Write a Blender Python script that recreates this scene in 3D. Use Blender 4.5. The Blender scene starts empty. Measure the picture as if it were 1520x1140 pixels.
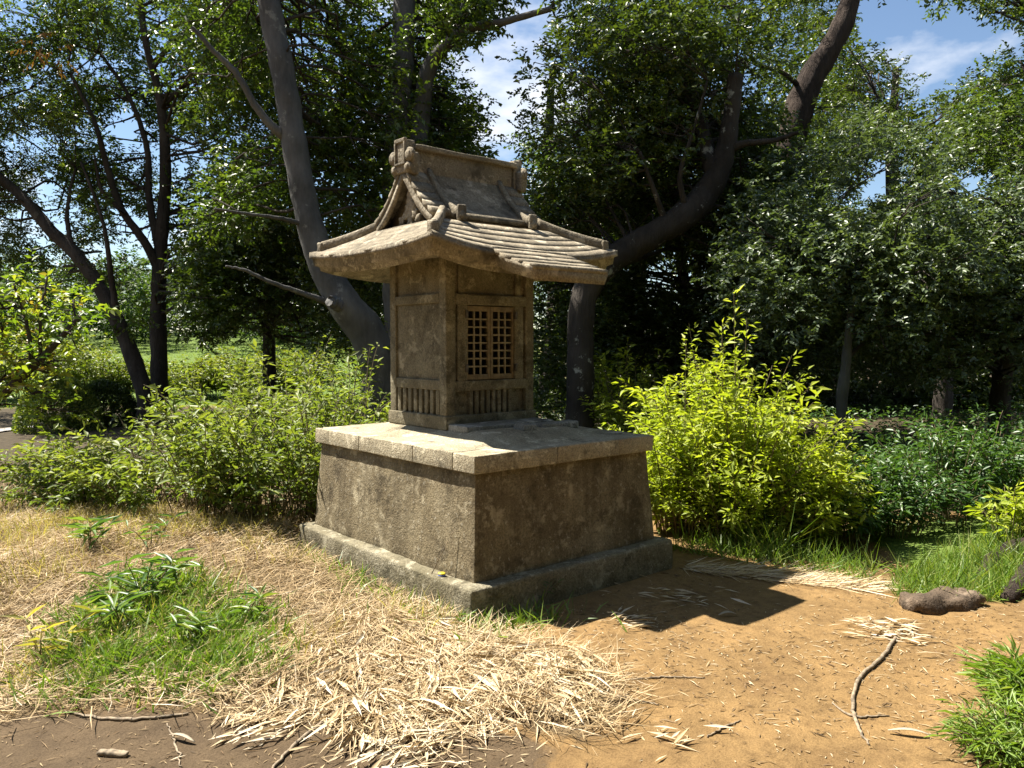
import bpy, math
import numpy as np
from mathutils import Vector

# ------------------------------------------------------------------ camera, sky, sun, exposure
scene = bpy.context.scene
F_PX, PITCH, YAW = 1174.26, -0.0532, 0.7072          # for a 1520 px wide picture
CAM = np.array([-2.4947, -3.2467, 1.5])
cam_data = bpy.data.cameras.new('camera')
cam_data.sensor_width = 36.0
cam_data.lens = 36.0 * F_PX / 1520.0
cam_data.clip_end = 500.0
cam = bpy.data.objects.new('camera', cam_data)
cam.location = CAM
cam.rotation_euler = (math.pi / 2 + PITCH, 0.0, -YAW)
scene.collection.objects.link(cam)
scene.camera = cam

SUN = np.array([-0.283, 0.55, 1.0]); SUN /= np.linalg.norm(SUN)     # towards the sun
SUN_EL = math.asin(SUN[2]); SUN_AZ = math.atan2(SUN[0], SUN[1])      # azimuth from +Y towards +X
world = bpy.data.worlds.new('World'); scene.world = world; world.use_nodes = True
wn, wl = world.node_tree.nodes, world.node_tree.links
wn.clear()
w_out = wn.new('ShaderNodeOutputWorld'); w_bg = wn.new('ShaderNodeBackground')
w_sky = wn.new('ShaderNodeTexSky'); w_sky.sky_type = 'NISHITA'; w_sky.sun_disc = False
w_sky.sun_elevation = SUN_EL; w_sky.sun_rotation = SUN_AZ
w_sky.air_density = 1.0; w_sky.dust_density = 0.2; w_sky.ozone_density = 2.0
w_tc = wn.new('ShaderNodeTexCoord'); w_map = wn.new('ShaderNodeMapping')
w_map.inputs['Scale'].default_value = (1.0, 1.0, 2.2)
w_noise = wn.new('ShaderNodeTexNoise'); w_noise.inputs['Scale'].default_value = 3.2
w_noise.inputs['Detail'].default_value = 9.0; w_noise.inputs['Roughness'].default_value = 0.55
w_ramp = wn.new('ShaderNodeValToRGB')
w_ramp.color_ramp.elements[0].position = 0.52; w_ramp.color_ramp.elements[1].position = 0.66
w_mix = wn.new('ShaderNodeMixRGB'); w_mix.inputs['Color2'].default_value = (7.2, 7.4, 7.8, 1)
wl.new(w_tc.outputs['Generated'], w_map.inputs['Vector']); wl.new(w_map.outputs['Vector'], w_noise.inputs['Vector'])
wl.new(w_noise.outputs['Fac'], w_ramp.inputs['Fac']); wl.new(w_ramp.outputs['Color'], w_mix.inputs['Fac'])
wl.new(w_sky.outputs['Color'], w_mix.inputs['Color1']); wl.new(w_mix.outputs['Color'], w_bg.inputs['Color'])
w_bg.inputs['Strength'].default_value = 0.05
wl.new(w_bg.outputs['Background'], w_out.inputs['Surface'])

sun_data = bpy.data.lights.new('sun', 'SUN'); sun_data.energy = 5.0; sun_data.angle = math.radians(0.53)
sun_data.color = (1.0, 0.94, 0.84)
sun_ob = bpy.data.objects.new('sun', sun_data)
sun_ob.rotation_euler = Vector(SUN).to_track_quat('Z', 'Y').to_euler()
sun_ob.location = (-3, 6, 12)
scene.collection.objects.link(sun_ob)

vs = scene.view_settings
vs.view_transform = 'Standard'; vs.look = 'None'; vs.gamma = 1.0; vs.use_curve_mapping = False
vs.exposure = 1.7
cy = scene.cycles
cy.max_bounces = 6; cy.diffuse_bounces = 3; cy.glossy_bounces = 2; cy.transmission_bounces = 4
cy.transparent_max_bounces = 4; cy.caustics_reflective = False; cy.caustics_refractive = False
cy.use_denoising = True

# ------------------------------------------------------------------ helpers
rng = np.random.default_rng(7)
COL = scene.collection
_fw = np.array([math.sin(YAW) * math.cos(PITCH), math.cos(YAW) * math.cos(PITCH), math.sin(PITCH)])
_rt = np.array([math.cos(YAW), -math.sin(YAW), 0.0]); _up = np.cross(_rt, _fw)
FWD = np.array([math.sin(YAW), math.cos(YAW), 0.0])

def at(px, py, d):
    """a place seen at (px, py) of the 1520 px photograph, d metres ahead of the camera"""
    return CAM + d * (_fw + _rt * (px - 760) / F_PX - _up * (py - 570) / F_PX)

def on_ground(px, py, z=0.0):
    r = _fw + _rt * (px - 760) / F_PX - _up * (py - 570) / F_PX
    return CAM + r * (z - CAM[2]) / r[2]

_nk = np.random.default_rng(99).normal(size=(14, 3)); _np = np.random.default_rng(98).uniform(0, 6.28, 14)
def noise3(P, s):
    P = np.asarray(P, float) * s
    o = 0
    for i in range(14):
        o = o + np.sin(P @ (_nk[i] * (1 + 0.25 * i)) + _np[i]) / (1 + 0.3 * i)
    return o / 3.2

def sstep(a, b, x):
    t = np.clip((x - a) / (b - a), 0, 1); return t * t * (3 - 2 * t)

def height(x, y):
    """terrain height"""
    x = np.asarray(x, float); y = np.asarray(y, float)
    d = (x - CAM[0]) * FWD[0] + (y - CAM[1]) * FWD[1]
    lat = (x - CAM[0]) * _rt[0] + (y - CAM[1]) * _rt[1]
    P = np.stack([x, y, np.zeros_like(x)], -1)
    h = 0.012 * noise3(P, 2.3) + 0.005 * noise3(P, 9.0)
    h = h + 0.05 * sstep(0.5, 2.5, np.sqrt((x - 0.8) ** 2 + (y - 1) ** 2)) * noise3(P, 0.5)
    h = h + 2.0 * sstep(17, 46, d) * sstep(12, -6, lat)
    h = h + 0.22 * sstep(2.6, 4.2, lat) * sstep(7.2, 5.4, d) * sstep(3.4, 4.6, d)     # bank round the big root
    h = h + 0.022 * np.maximum(noise3(P, 3.1), -.3) * sstep(.4, -.6, lat) * sstep(2.9, 3.5, d) * sstep(9, 7, d)      # tussocks under the straw
    h = h + 0.10 * sstep(-0.6, -2.2, lat) * sstep(3.2, 5.0, d)
    h = h * sstep(0.0, 0.25, np.maximum(np.maximum(-x, x - 1.69), np.maximum(-y, y - 2.06)))
    return h

class MB:
    """collects geometry for ONE mesh object"""
    def __init__(s): s.v = []; s.f = {}; s.n = 0; s.attr = []
    def add(s, v, f, rnd=None):
        v = np.asarray(v, float).reshape(-1, 3); f = np.asarray(f, np.int64)
        s.f.setdefault(f.shape[1], []).append((f + s.n, rnd))
        s.v.append(v); s.n += len(v); return s
    def build(s, name, m, parent=None, smooth=True, loc=None):
        v = np.concatenate(s.v)
        if loc is not None: v = v - np.asarray(loc)
        ks = sorted(s.f); loops = []; starts = []; tot = 0; rn = []; anyr = False
        for k in ks:
            for f, r in s.f[k]:
                loops.append(f.ravel()); starts.append(np.arange(len(f)) * k + tot); tot += f.size
                if r is None: rn.append(np.full(len(f), .5))
                else: rn.append(np.broadcast_to(np.asarray(r, float), (len(f),))); anyr = True
        loops = np.concatenate(loops).astype(np.int32); starts = np.concatenate(starts).astype(np.int32)
        me = bpy.data.meshes.new(name)
        me.vertices.add(len(v)); me.vertices.foreach_set('co', v.astype(np.float32).ravel())
        me.loops.add(len(loops)); me.loops.foreach_set('vertex_index', loops)
        me.polygons.add(len(starts)); me.polygons.foreach_set('loop_start', starts)
        if smooth: me.polygons.foreach_set('use_smooth', np.ones(len(starts), bool))
        if anyr:
            a = me.attributes.new('rnd', 'FLOAT', 'FACE'); a.data.foreach_set('value', np.concatenate(rn).astype(np.float32))
        me.update(calc_edges=True)
        if m is not None: me.materials.append(m)
        return link(name, me, parent, loc)

def link(name, data, parent=None, loc=None):
    o = bpy.data.objects.new(name, data); COL.objects.link(o)
    if loc is not None: o.location = tuple(float(c) for c in loc)
    if parent is not None: o.parent = parent
    return o

def tag(o, label, cat, group=None, kind=None):
    o['label'] = label; o['category'] = cat
    if group: o['group'] = group
    if kind: o['kind'] = kind
    return o

def empty(name, label, cat, loc=(0, 0, 0), group=None):
    e = bpy.data.objects.new(name, None); COL.objects.link(e); e.empty_display_size = .2
    e.location = tuple(float(c) for c in loc)
    return tag(e, label, cat, group)

def rbox(lo, hi, r=0.006, cell=0.2, jit=0.0, ns=12.0, deform=None):
    """box with rounded, slightly worn edges -> verts, quads"""
    lo = np.array(lo, float); hi = np.array(hi, float)
    r = min(r, 0.45 * (hi - lo).min())
    ax = []
    for k in range(3):
        L = hi[k] - lo[k]; n = max(1, int(round((L - 2 * r) / cell)))
        c = np.concatenate([[0, .4 * r], np.linspace(r, L - r, n + 1), [L - .4 * r, L]]) + lo[k]
        ax.append(c)
    idx = {}; V = []; Q = []
    def vid(i, j, k):
        key = (i, j, k)
        if key not in idx:
            idx[key] = len(V); V.append((ax[0][i], ax[1][j], ax[2][k]))
        return idx[key]
    N = [len(a) - 1 for a in ax]
    for d in range(3):
        a, b = [(1, 2), (2, 0), (0, 1)][d]
        for side in (0, N[d]):
            for i in range(N[a]):
                for j in range(N[b]):
                    q = []
                    for (p, w) in ((i, j), (i + 1, j), (i + 1, j + 1), (i, j + 1)):
                        key = [0, 0, 0]; key[d] = side; key[a] = p; key[b] = w
                        q.append(vid(*key))
                    Q.append(q if side else q[::-1])
    V = np.array(V)
    inner = np.clip(V, lo + r, hi - r); dv = V - inner
    ln = np.linalg.norm(dv, axis=1, keepdims=True); ln[ln == 0] = 1
    V = inner + dv / ln * r
    if jit:
        nz = noise3(V, ns)[:, None]
        V = V + (dv / ln) * nz * jit
    if deform is not None: V = deform(V)
    return V, np.array(Q)

def box_obj(name, lo, hi, m, parent=None, **k):
    return MB().add(*rbox(lo, hi, **k)).build(name, m, parent)

def sweep(sec, closed=True, caps=True):
    """sec (n,k,3): n cross-sections of k points -> verts and quads (+ cap fans as extra quads)"""
    sec = np.asarray(sec, float); n, k, _ = sec.shape
    i = np.arange(n - 1)[:, None]; j = np.arange(k if closed else k - 1)[None, :]; j2 = (j + 1) % k
    Q = np.stack([i * k + j, i * k + j2, (i + 1) * k + j2, (i + 1) * k + j], -1).reshape(-1, 4)
    V = sec.reshape(-1, 3)
    T = []
    if caps and closed:
        V = np.concatenate([V, sec[0].mean(0)[None], sec[-1].mean(0)[None]])
        for m in range(k):
            T.append((n * k, (m + 1) % k, m)); T.append((n * k + 1, (n - 1) * k + m, (n - 1) * k + (m + 1) % k))
    return V, Q, np.array(T) if T else None

def add_sweep(mb, sec, **k):
    V, Q, T = sweep(sec, **k)
    base = mb.n; mb.add(V, Q)
    if T is not None: mb.f.setdefault(3, []).append((T + base, None))
    return mb

def tube_sec(path, rad, sides=8, rough=0.0, ns=6.0):
    path = np.asarray(path, float); rad = np.broadcast_to(np.asarray(rad, float), (len(path),))
    t = np.gradient(path, axis=0); t /= np.linalg.norm(t, axis=1, keepdims=True) + 1e-9
    ref = np.array([0.31, 0.77, 0.13]) if abs(t[:, 2]).mean() > .5 else np.array([0.1, 0.2, 1.0])
    a = np.cross(t, ref); a /= np.linalg.norm(a, axis=1, keepdims=True) + 1e-9
    b = np.cross(t, a)
    th = np.linspace(0, 2 * np.pi, sides, endpoint=False)
    ring = a[:, None] * np.cos(th)[None, :, None] + b[:, None] * np.sin(th)[None, :, None]
    r = rad[:, None, None]
    if rough:
        P = path[:, None] + ring * r
        r = r * (1 + rough * noise3(P, ns)[..., None])
    return path[:, None] + ring * r

def spline(pts, n):
    """Catmull-Rom through rows of pts (any number of columns)"""
    P = np.asarray(pts, float); P = np.vstack([2 * P[0] - P[1], P, 2 * P[-1] - P[-2]])
    out = []; m = len(P) - 3
    for u in np.linspace(0, m - 1e-6, n):
        i = int(u); t = u - i; p0, p1, p2, p3 = P[i:i + 4]
        out.append(.5 * (2 * p1 + (p2 - p0) * t + (2 * p0 - 5 * p1 + 4 * p2 - p3) * t * t + (3 * p1 - p0 - 3 * p2 + p3) * t ** 3))
    return np.array(out)

def unit(v): return v / (np.linalg.norm(v, axis=-1, keepdims=True) + 1e-9)

def leaf_geo(mb, P, D, Nn, L, W, rnd, fold=0.25, droop=0.12):
    """folded diamond leaves: base P, direction D, upward normal Nn"""
    n = len(P); D = unit(D); S = unit(np.cross(D, Nn)); U = np.cross(S, D)
    L = np.broadcast_to(L, (n,))[:, None]; W = np.broadcast_to(W, (n,))[:, None]
    mid = P + D * L * .42
    v = np.stack([P, mid + S * W * .5 + U * W * fold, P + D * L - U * L * droop, mid - S * W * .5 + U * W * fold], 1)
    i = np.arange(n)[:, None] * 4
    f = np.concatenate([i + [0, 2, 1], i + [0, 3, 2]], 1).reshape(-1, 3)
    mb.add(v.reshape(-1, 3), f, np.repeat(rnd, 2))

def blade_geo(mb, P, D, L, W, bend, rnd, flat=False):
    """narrow bent blades (5 points): base P, start direction D"""
    n = len(P); D = unit(D); Z = np.array([0, 0, 1.0])
    ang = rng.uniform(0, 2 * np.pi, n)
    S = np.stack([np.cos(ang), np.sin(ang), 0 * ang], -1); S = unit(S - D * (S * D).sum(-1, keepdims=True))
    if flat: S = unit(np.cross(D, Z) + 0.35 * rng.normal(size=(n, 3)))
    L = np.broadcast_to(L, (n,))[:, None]; W = np.broadcast_to(W, (n,))[:, None]; bend = np.asarray(bend)
    m = P + D * L * .5; t = P + D * L + bend
    v = np.stack([P - S * W * .4, P + S * W * .4, m + S * W * .5 + bend * .3, m - S * W * .5 + bend * .3, t], 1)
    i = np.arange(n)[:, None] * 5
    mb.add(v.reshape(-1, 3), (i + [0, 1, 2, 3]), rnd)
    mb.f.setdefault(3, []).append((mb.n - 5 * n + i + np.array([3, 2, 4]), rnd))

# ------------------------------------------------------------------ materials
def newmat(name):
    m = bpy.data.materials.new(name); m.use_nodes = True
    nt = m.node_tree; nt.nodes.clear()
    out = nt.nodes.new('ShaderNodeOutputMaterial'); b = nt.nodes.new('ShaderNodeBsdfPrincipled')
    nt.links.new(b.outputs[0], out.inputs[0]); return m, nt, b, out

def ramp(nt, src, stops):
    r = nt.nodes.new('ShaderNodeValToRGB'); e = r.color_ramp.elements
    while len(e) < len(stops): e.new(.5)
    for k, (p, c) in enumerate(stops): e[k].position = p; e[k].color = (*c, 1)
    nt.links.new(src, r.inputs['Fac']); return r.outputs['Color']

def tex(nt, kind, scale, detail=4, rough=.55, stretch=None, co='Object'):
    tc = nt.nodes.new('ShaderNodeTexCoord'); src = tc.outputs[co]
    if co == 'World':
        pass
    if stretch:
        mp = nt.nodes.new('ShaderNodeMapping'); mp.inputs['Scale'].default_value = stretch
        nt.links.new(src, mp.inputs['Vector']); src = mp.outputs['Vector']
    t = nt.nodes.new({'noise': 'ShaderNodeTexNoise', 'voro': 'ShaderNodeTexVoronoi', 'musg': 'ShaderNodeTexNoise'}[kind])
    t.inputs['Scale'].default_value = scale
    if kind != 'voro': t.inputs['Detail'].default_value = detail; t.inputs['Roughness'].default_value = rough
    nt.links.new(src, t.inputs['Vector']); return t

def mix(nt, fac, a, b, mode='MIX'):
    n = nt.nodes.new('ShaderNodeMixRGB'); n.blend_type = mode
    for s, i in ((fac, 'Fac'), (a, 'Color1'), (b, 'Color2')):
        if isinstance(s, (int, float)): n.inputs[i].default_value = s
        elif isinstance(s, tuple): n.inputs[i].default_value = (*s, 1)
        else: nt.links.new(s, n.inputs[i])
    return n.outputs['Color']

def bump(nt, b, hts):
    prev = None
    for src, st, dist in hts:
        n = nt.nodes.new('ShaderNodeBump'); n.inputs['Strength'].default_value = st; n.inputs['Distance'].default_value = dist
        nt.links.new(src, n.inputs['Height'])
        if prev: nt.links.new(prev, n.inputs['Normal'])
        prev = n.outputs['Normal']
    nt.links.new(prev, b.inputs['Normal'])

def stone_mat(name, base, dark, light, speck=.35, streak=0.0, stain=(.05, .04, .025), grain=90, bs=.5):
    m, nt, b, out = newmat(name)
    n1 = tex(nt, 'noise', 3.0, 6, .65); c = ramp(nt, n1.outputs['Fac'], [(.3, dark), (.52, base), (.75, light)])
    n2 = tex(nt, 'noise', grain, 3, .6); g = ramp(nt, n2.outputs['Fac'], [(.35, (.62, .61, .6)), (.6, (1.1, 1.08, 1.05))])
    c = mix(nt, 1.0, c, g, 'MULTIPLY')
    n3 = tex(nt, 'noise', 38, 2, .5); sp = ramp(nt, n3.outputs['Fac'], [(.64, (0, 0, 0)), (.70, (1, 1, 1))])
    sm = nt.nodes.new('ShaderNodeMath'); sm.operation = 'MULTIPLY'; sm.inputs[1].default_value = speck
    nt.links.new(sp, sm.inputs[0]); c = mix(nt, sm.outputs[0], c, (.50, .46, .36))
    n5 = tex(nt, 'noise', 7.5, 6, .75); lb = ramp(nt, n5.outputs['Fac'], [(.54, (0, 0, 0)), (.61, (.75, .75, .75))]); c = mix(nt, lb, c, tuple(x * 1.35 for x in light))
    n6 = tex(nt, 'noise', 5.0, 7, .8); db = ramp(nt, n6.outputs['Fac'], [(.53, (0, 0, 0)), (.63, (.8, .8, .8))]); c = mix(nt, db, c, tuple(x * .45 for x in dark))
    if streak:
        n4 = tex(nt, 'noise', 4.0, 5, .7, stretch=(1.6, 1.6, .22)); st = ramp(nt, n4.outputs['Fac'], [(.42, (0, 0, 0)), (.66, (1, 1, 1))])
        s2 = nt.nodes.new('ShaderNodeMath'); s2.operation = 'MULTIPLY'; s2.inputs[1].default_value = streak
        nt.links.new(st, s2.inputs[0]); c = mix(nt, s2.outputs[0], c, stain)
    nt.links.new(c, b.inputs['Base Color']); b.inputs['Roughness'].default_value = .92; b.inputs['Specular IOR Level'].default_value = .2
    bump(nt, b, [(n1.outputs['Fac'], .35, .02), (n5.outputs['Fac'], .5, .012), (n3.outputs['Fac'], .5, .010), (n2.outputs['Fac'], min(1, bs * 1.5), .007)])
    return m

def leaf_mat(name, stops, rough=.42, trans=.35, spec=.5, tcol=None):
    m, nt, b, out = newmat(name)
    a = nt.nodes.new('ShaderNodeAttribute'); a.attribute_name = 'rnd'
    c = ramp(nt, a.outputs['Fac'], stops)
    nt.links.new(c, b.inputs['Base Color']); b.inputs['Roughness'].default_value = rough; b.inputs['Specular IOR Level'].default_value = spec
    tr = nt.nodes.new('ShaderNodeBsdfTranslucent'); nt.links.new(mix(nt, 1.0, c, tcol or (1.5, 1.6, .5), 'MULTIPLY'), tr.inputs['Color'])
    ms = nt.nodes.new('ShaderNodeMixShader'); ms.inputs[0].default_value = trans
    nt.links.new(b.outputs[0], ms.inputs[1]); nt.links.new(tr.outputs[0], ms.inputs[2]); nt.links.new(ms.outputs[0], out.inputs[0])
    return m

def bark_mat(name, a, bcol, lich=0.0, scale=1.0, furrow=.6):
    m, nt, b, out = newmat(name)
    n1 = tex(nt, 'noise', 9 * scale, 6, .7, stretch=(1, 1, .22)); n2 = tex(nt, 'noise', 1.7, 4, .6)
    n3 = tex(nt, 'noise', 60 * scale, 3, .6, stretch=(1, 1, .35))
    c = ramp(nt, n1.outputs['Fac'], [(.35, a), (.65, bcol)])
    c = mix(nt, .5, c, ramp(nt, n2.outputs['Fac'], [(.35, tuple(x * .6 for x in a)), (.65, bcol)]))
    if lich:
        s = ramp(nt, tex(nt, 'noise', 5, 5, .7).outputs['Fac'], [(.60, (0, 0, 0)), (.66, (lich,) * 3)]); c = mix(nt, s, c, (.36, .36, .31))
    nt.links.new(c, b.inputs['Base Color']); b.inputs['Roughness'].default_value = .95; b.inputs['Specular IOR Level'].default_value = .15
    bump(nt, b, [(n1.outputs['Fac'], furrow * 1.5, .05), (n3.outputs['Fac'], .6, .01)])
    return m

def plain_mat(name, col, rough=.6, metal=0, var=.15, sc=20):
    m, nt, b, out = newmat(name)
    n = tex(nt, 'noise', sc, 4, .6)
    nt.links.new(ramp(nt, n.outputs['Fac'], [(.3, tuple(c * (1 - var * 2) for c in col)), (.7, tuple(c * (1 + var) for c in col))]), b.inputs['Base Color'])
    b.inputs['Roughness'].default_value = rough; b.inputs['Metallic'].default_value = metal
    bump(nt, b, [(n.outputs['Fac'], .3, .004)]); return m

def litter_mat(name, stops, rough=.7, trans=.15):
    return leaf_mat(name, stops, rough, trans, .25, (1.1, .95, .7))

M = {}
M['shrine'] = stone_mat('shrine_stone', (.185, .162, .108), (.105, .09, .056), (.25, .222, .155), .12, .25, (.09, .075, .045), 110, .45)
M['roof'] = stone_mat('roof_stone', (.225, .192, .138), (.125, .107, .076), (.30, .262, .195), .25, 0, grain=80, bs=.5)
M['cap'] = stone_mat('cap_concrete', (.36, .315, .22), (.24, .205, .14), (.44, .39, .28), .3, 0, grain=120, bs=.8)
M['plinth'] = stone_mat('plinth_concrete', (.21, .172, .105), (.115, .09, .052), (.28, .24, .16), .4, .6, (.06, .045, .024), 100, .5)
M['footing'] = stone_mat('footing_concrete', (.19, .168, .112), (.11, .095, .056), (.26, .235, .17), .4, .2, (.08, .075, .04), 90, .9)
M['slab'] = stone_mat('slab_stone', (.26, .25, .215), (.16, .15, .125), (.36, .34, .30), .2, 0)
M['wood'] = plain_mat('door_wood', (.20, .145, .075), .75, 0, .25, 30)
M['bar'] = plain_mat('lattice_wood', (.27, .215, .125), .75, 0, .2, 40)
M['rust'] = plain_mat('hinge_metal', (.12, .10, .08), .6, .6, .3, 60)
M['dark'] = plain_mat('interior_shade', (.05, .04, .03), .9)  # near-black colour stands in for the shade inside the shrine
M['rock'] = stone_mat('rock_stone', (.11, .08, .055), (.055, .042, .03), (.16, .12, .085), .05, 0)
M['bark_grey'] = bark_mat('bark_grey', (.062, .060, .056), (.135, .131, .124), .3, 1.0, .3)
M['bark_dark'] = bark_mat('bark_dark', (.035, .029, .024), (.085, .072, .06), .1, 1.2, .8)
M['bark_lichen'] = bark_mat('bark_lichen', (.028, .024, .020), (.07, .06, .05), .8, .8, .8)
M['bark_pine'] = bark_mat('bark_pine', (.03, .022, .018), (.08, .06, .048), .0, 1.6, 1.0)
M['twig'] = plain_mat('twig_bark', (.24, .185, .12), .85, 0, .35, 45)
M['stem'] = plain_mat('stem', (.16, .125, .06), .8, 0, .3, 20)
G = lambda *s: [(i / (len(s) - 1), c) for i, c in enumerate(s)]
M['leaf_oak'] = leaf_mat('leaf_evergreen', G((.025, .042, .010), (.045, .070, .016), (.070, .098, .020), (.11, .135, .028)), .36, .32, .55)
M['leaf_mid'] = leaf_mat('leaf_midgreen', G((.030, .055, .012), (.052, .086, .018), (.080, .120, .024), (.13, .165, .034)), .40, .38, .5)
M['leaf_silver'] = leaf_mat('leaf_glossy', G((.035, .058, .028), (.065, .095, .046), (.095, .130, .062), (.14, .175, .085)), .42, .28, .55)
M['leaf_far'] = leaf_mat('leaf_far', G((.03, .055, .018), (.05, .085, .025), (.075, .11, .03)), .6, .35, .3)
M['leaf_bush'] = leaf_mat('leaf_bush', G((.06, .095, .02), (.105, .145, .032), (.175, .21, .05), (.29, .30, .085)), .5, .40, .35)
M['leaf_bright'] = leaf_mat('leaf_bright', G((.13, .18, .02), (.215, .27, .028), (.30, .345, .04), (.42, .43, .07)), .5, .42, .35)
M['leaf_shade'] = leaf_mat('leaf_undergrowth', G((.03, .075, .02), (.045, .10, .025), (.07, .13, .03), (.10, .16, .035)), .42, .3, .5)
M['leaf_sapling'] = leaf_mat('leaf_sapling', G((.05, .10, .015), (.10, .16, .02), (.16, .22, .03), (.24, .27, .04), (.30, .17, .06)), .42, .42, .45)
M['leaf_dead'] = leaf_mat('leaf_dead', G((.16, .075, .03), (.25, .13, .05)), .7, .3, .2)
M['needle'] = leaf_mat('pine_needle', G((.04, .075, .02), (.08, .12, .03), (.13, .16, .04)), .5, .25, .4)
M['grass'] = leaf_mat('grass_green', G((.07, .13, .02), (.12, .20, .03), (.17, .25, .04), (.26, .27, .08)), .45, .35, .4)
M['sasa'] = leaf_mat('bamboo_grass', G((.05, .105, .03), (.085, .15, .04), (.13, .20, .05), (.21, .25, .07)), .42, .35, .45)
M['straw'] = litter_mat('dry_straw', G((.13, .085, .035), (.31, .22, .11), (.46, .345, .19), (.58, .46, .29), (.66, .59, .46)))
M['dryleaf'] = litter_mat('dry_bamboo_leaf', G((.26, .18, .09), (.42, .32, .18), (.53, .43, .28), (.60, .53, .40)))
M['debris'] = litter_mat('soil_debris', G((.06, .04, .02), (.16, .10, .05), (.35, .26, .14), (.46, .38, .25)))
M['hedge'] = leaf_mat('leaf_hedge', G((.06, .10, .015), (.11, .155, .022), (.17, .19, .03), (.24, .23, .05)), .5, .35, .4)

# ------------------------------------------------------------------ ground
def poly_px(pts): return np.array([on_ground(*p)[:2] for p in pts])
def in_poly(P, poly):
    x, y = P[:, 0], P[:, 1]; c = np.zeros(len(P), bool); j = len(poly) - 1
    for i in range(len(poly)):
        xi, yi = poly[i]; xj, yj = poly[j]
        hit = ((yi > y) != (yj > y)) & (x < (xj - xi) * (y - yi) / (yj - yi + 1e-12) + xi)
        c ^= hit; j = i
    return c
def sample_poly(poly, n):
    lo, hi = poly.min(0), poly.max(0); out = []
    while sum(map(len, out)) < n:
        P = rng.uniform(lo, hi, (n * 2, 2)); out.append(P[in_poly(P, poly)])
    return np.concatenate(out)[:n]
def outside_plinth(P, m=0.0): return ~((P[:, 0] > -m) & (P[:, 0] < 1.69 + m) & (P[:, 1] > -m) & (P[:, 1] < 2.06 + m))

LITTER = poly_px([(-60, 735), (300, 775), (470, 790), (600, 855), (690, 930), (800, 965), (905, 1000), (925, 1045), (890, 1110), (760, 1085),
                  (600, 1120), (470, 1075), (330, 1060), (200, 1040), (90, 1045), (-60, 1075)])
DAMP = poly_px([(-120, 1040), (100, 1045), (280, 1050), (430, 1065), (650, 1080), (830, 1105), (790, 1250), (-120, 1250)])

def axis(lo, hi, fine, mid):
    a = np.arange(lo, hi, fine); up = [hi]; s = mid
    while up[-1] < 150: up.append(up[-1] + s); s *= 1.22
    dn = [lo - mid]; s = mid
    while dn[-1] > -150: dn.append(dn[-1] - s); s *= 1.22
    return np.concatenate([dn[::-1], a, up])
gx = axis(-3.2, 4.6, .045, .1); gy = axis(-3.0, 4.2, .045, .1)
GX, GY = np.meshgrid(gx, gy, indexing='ij'); gp = np.stack([GX.ravel(), GY.ravel()], -1)
gz = height(gp[:, 0], gp[:, 1])
ni, nj = len(gx), len(gy)
ii, jj = np.meshgrid(np.arange(ni - 1), np.arange(nj - 1), indexing='ij'); ii = ii.ravel(); jj = jj.ravel()
gq = np.stack([ii * nj + jj, (ii + 1) * nj + jj, (ii + 1) * nj + jj + 1, ii * nj + jj + 1], -1)

def ground_mat():
    m, nt, b, out = newmat('ground_soil')
    def attr(n):
        a = nt.nodes.new('ShaderNodeAttribute'); a.attribute_name = n; return a.outputs['Fac']
    n1 = tex(nt, 'noise', 1.3, 8, .72); n2 = tex(nt, 'noise', 16, 6, .75); n3 = tex(nt, 'noise', 140, 3, .6); n4 = tex(nt, 'noise', 5, 6, .7)
    dirt = ramp(nt, n1.outputs['Fac'], [(.30, (.13, .078, .034)), (.46, (.172, .108, .045)), (.60, (.218, .136, .056)), (.78, (.205, .134, .067))])
    dirt = mix(nt, .8, dirt, ramp(nt, n2.outputs['Fac'], [(.30, (.55, .52, .50)), (.52, (1, 1, 1)), (.75, (1.22, 1.2, 1.15))]), 'MULTIPLY')
    dirt = mix(nt, .6, dirt, ramp(nt, n3.outputs['Fac'], [(.35, (.6, .58, .55)), (.6, (1.1, 1.1, 1.1))]), 'MULTIPLY')
    damp = ramp(nt, n4.outputs['Fac'], [(.3, (.055, .038, .022)), (.7, (.10, .070, .040))])
    damp = mix(nt, .7, damp, ramp(nt, n3.outputs['Fac'], [(.35, (.6, .58, .55)), (.6, (1.15, 1.15, 1.15))]), 'MULTIPLY')
    thatch = ramp(nt, n2.outputs['Fac'], [(.3, (.05, .034, .017)), (.7, (.15, .105, .055))])
    green = ramp(nt, n2.outputs['Fac'], [(.3, (.05, .085, .018)), (.7, (.13, .18, .035))])
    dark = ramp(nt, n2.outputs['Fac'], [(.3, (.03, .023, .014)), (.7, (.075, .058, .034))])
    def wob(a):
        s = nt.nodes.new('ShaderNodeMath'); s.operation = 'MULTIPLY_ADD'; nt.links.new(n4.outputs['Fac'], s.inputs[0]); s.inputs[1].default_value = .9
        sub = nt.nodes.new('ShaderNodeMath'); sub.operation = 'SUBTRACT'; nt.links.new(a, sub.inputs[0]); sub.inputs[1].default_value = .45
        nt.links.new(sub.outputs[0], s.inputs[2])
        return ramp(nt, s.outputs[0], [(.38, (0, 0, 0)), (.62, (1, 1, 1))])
    c = mix(nt, wob(attr('damp')), dirt, damp)
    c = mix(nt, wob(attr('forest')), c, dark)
    c = mix(nt, wob(attr('litter')), c, thatch)
    c = mix(nt, wob(attr('green')), c, green)
    nt.links.new(c, b.inputs['Base Color']); b.inputs['Roughness'].default_value = .95; b.inputs['Specular IOR Level'].default_value = .15
    bump(nt, b, [(n4.outputs['Fac'], .5, .03), (n2.outputs['Fac'], .6, .012), (n3.outputs['Fac'], .5, .004)])
    return m
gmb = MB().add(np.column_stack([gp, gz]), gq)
ground = gmb.build('ground', ground_mat()); ground['kind'] = 'structure'
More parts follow.
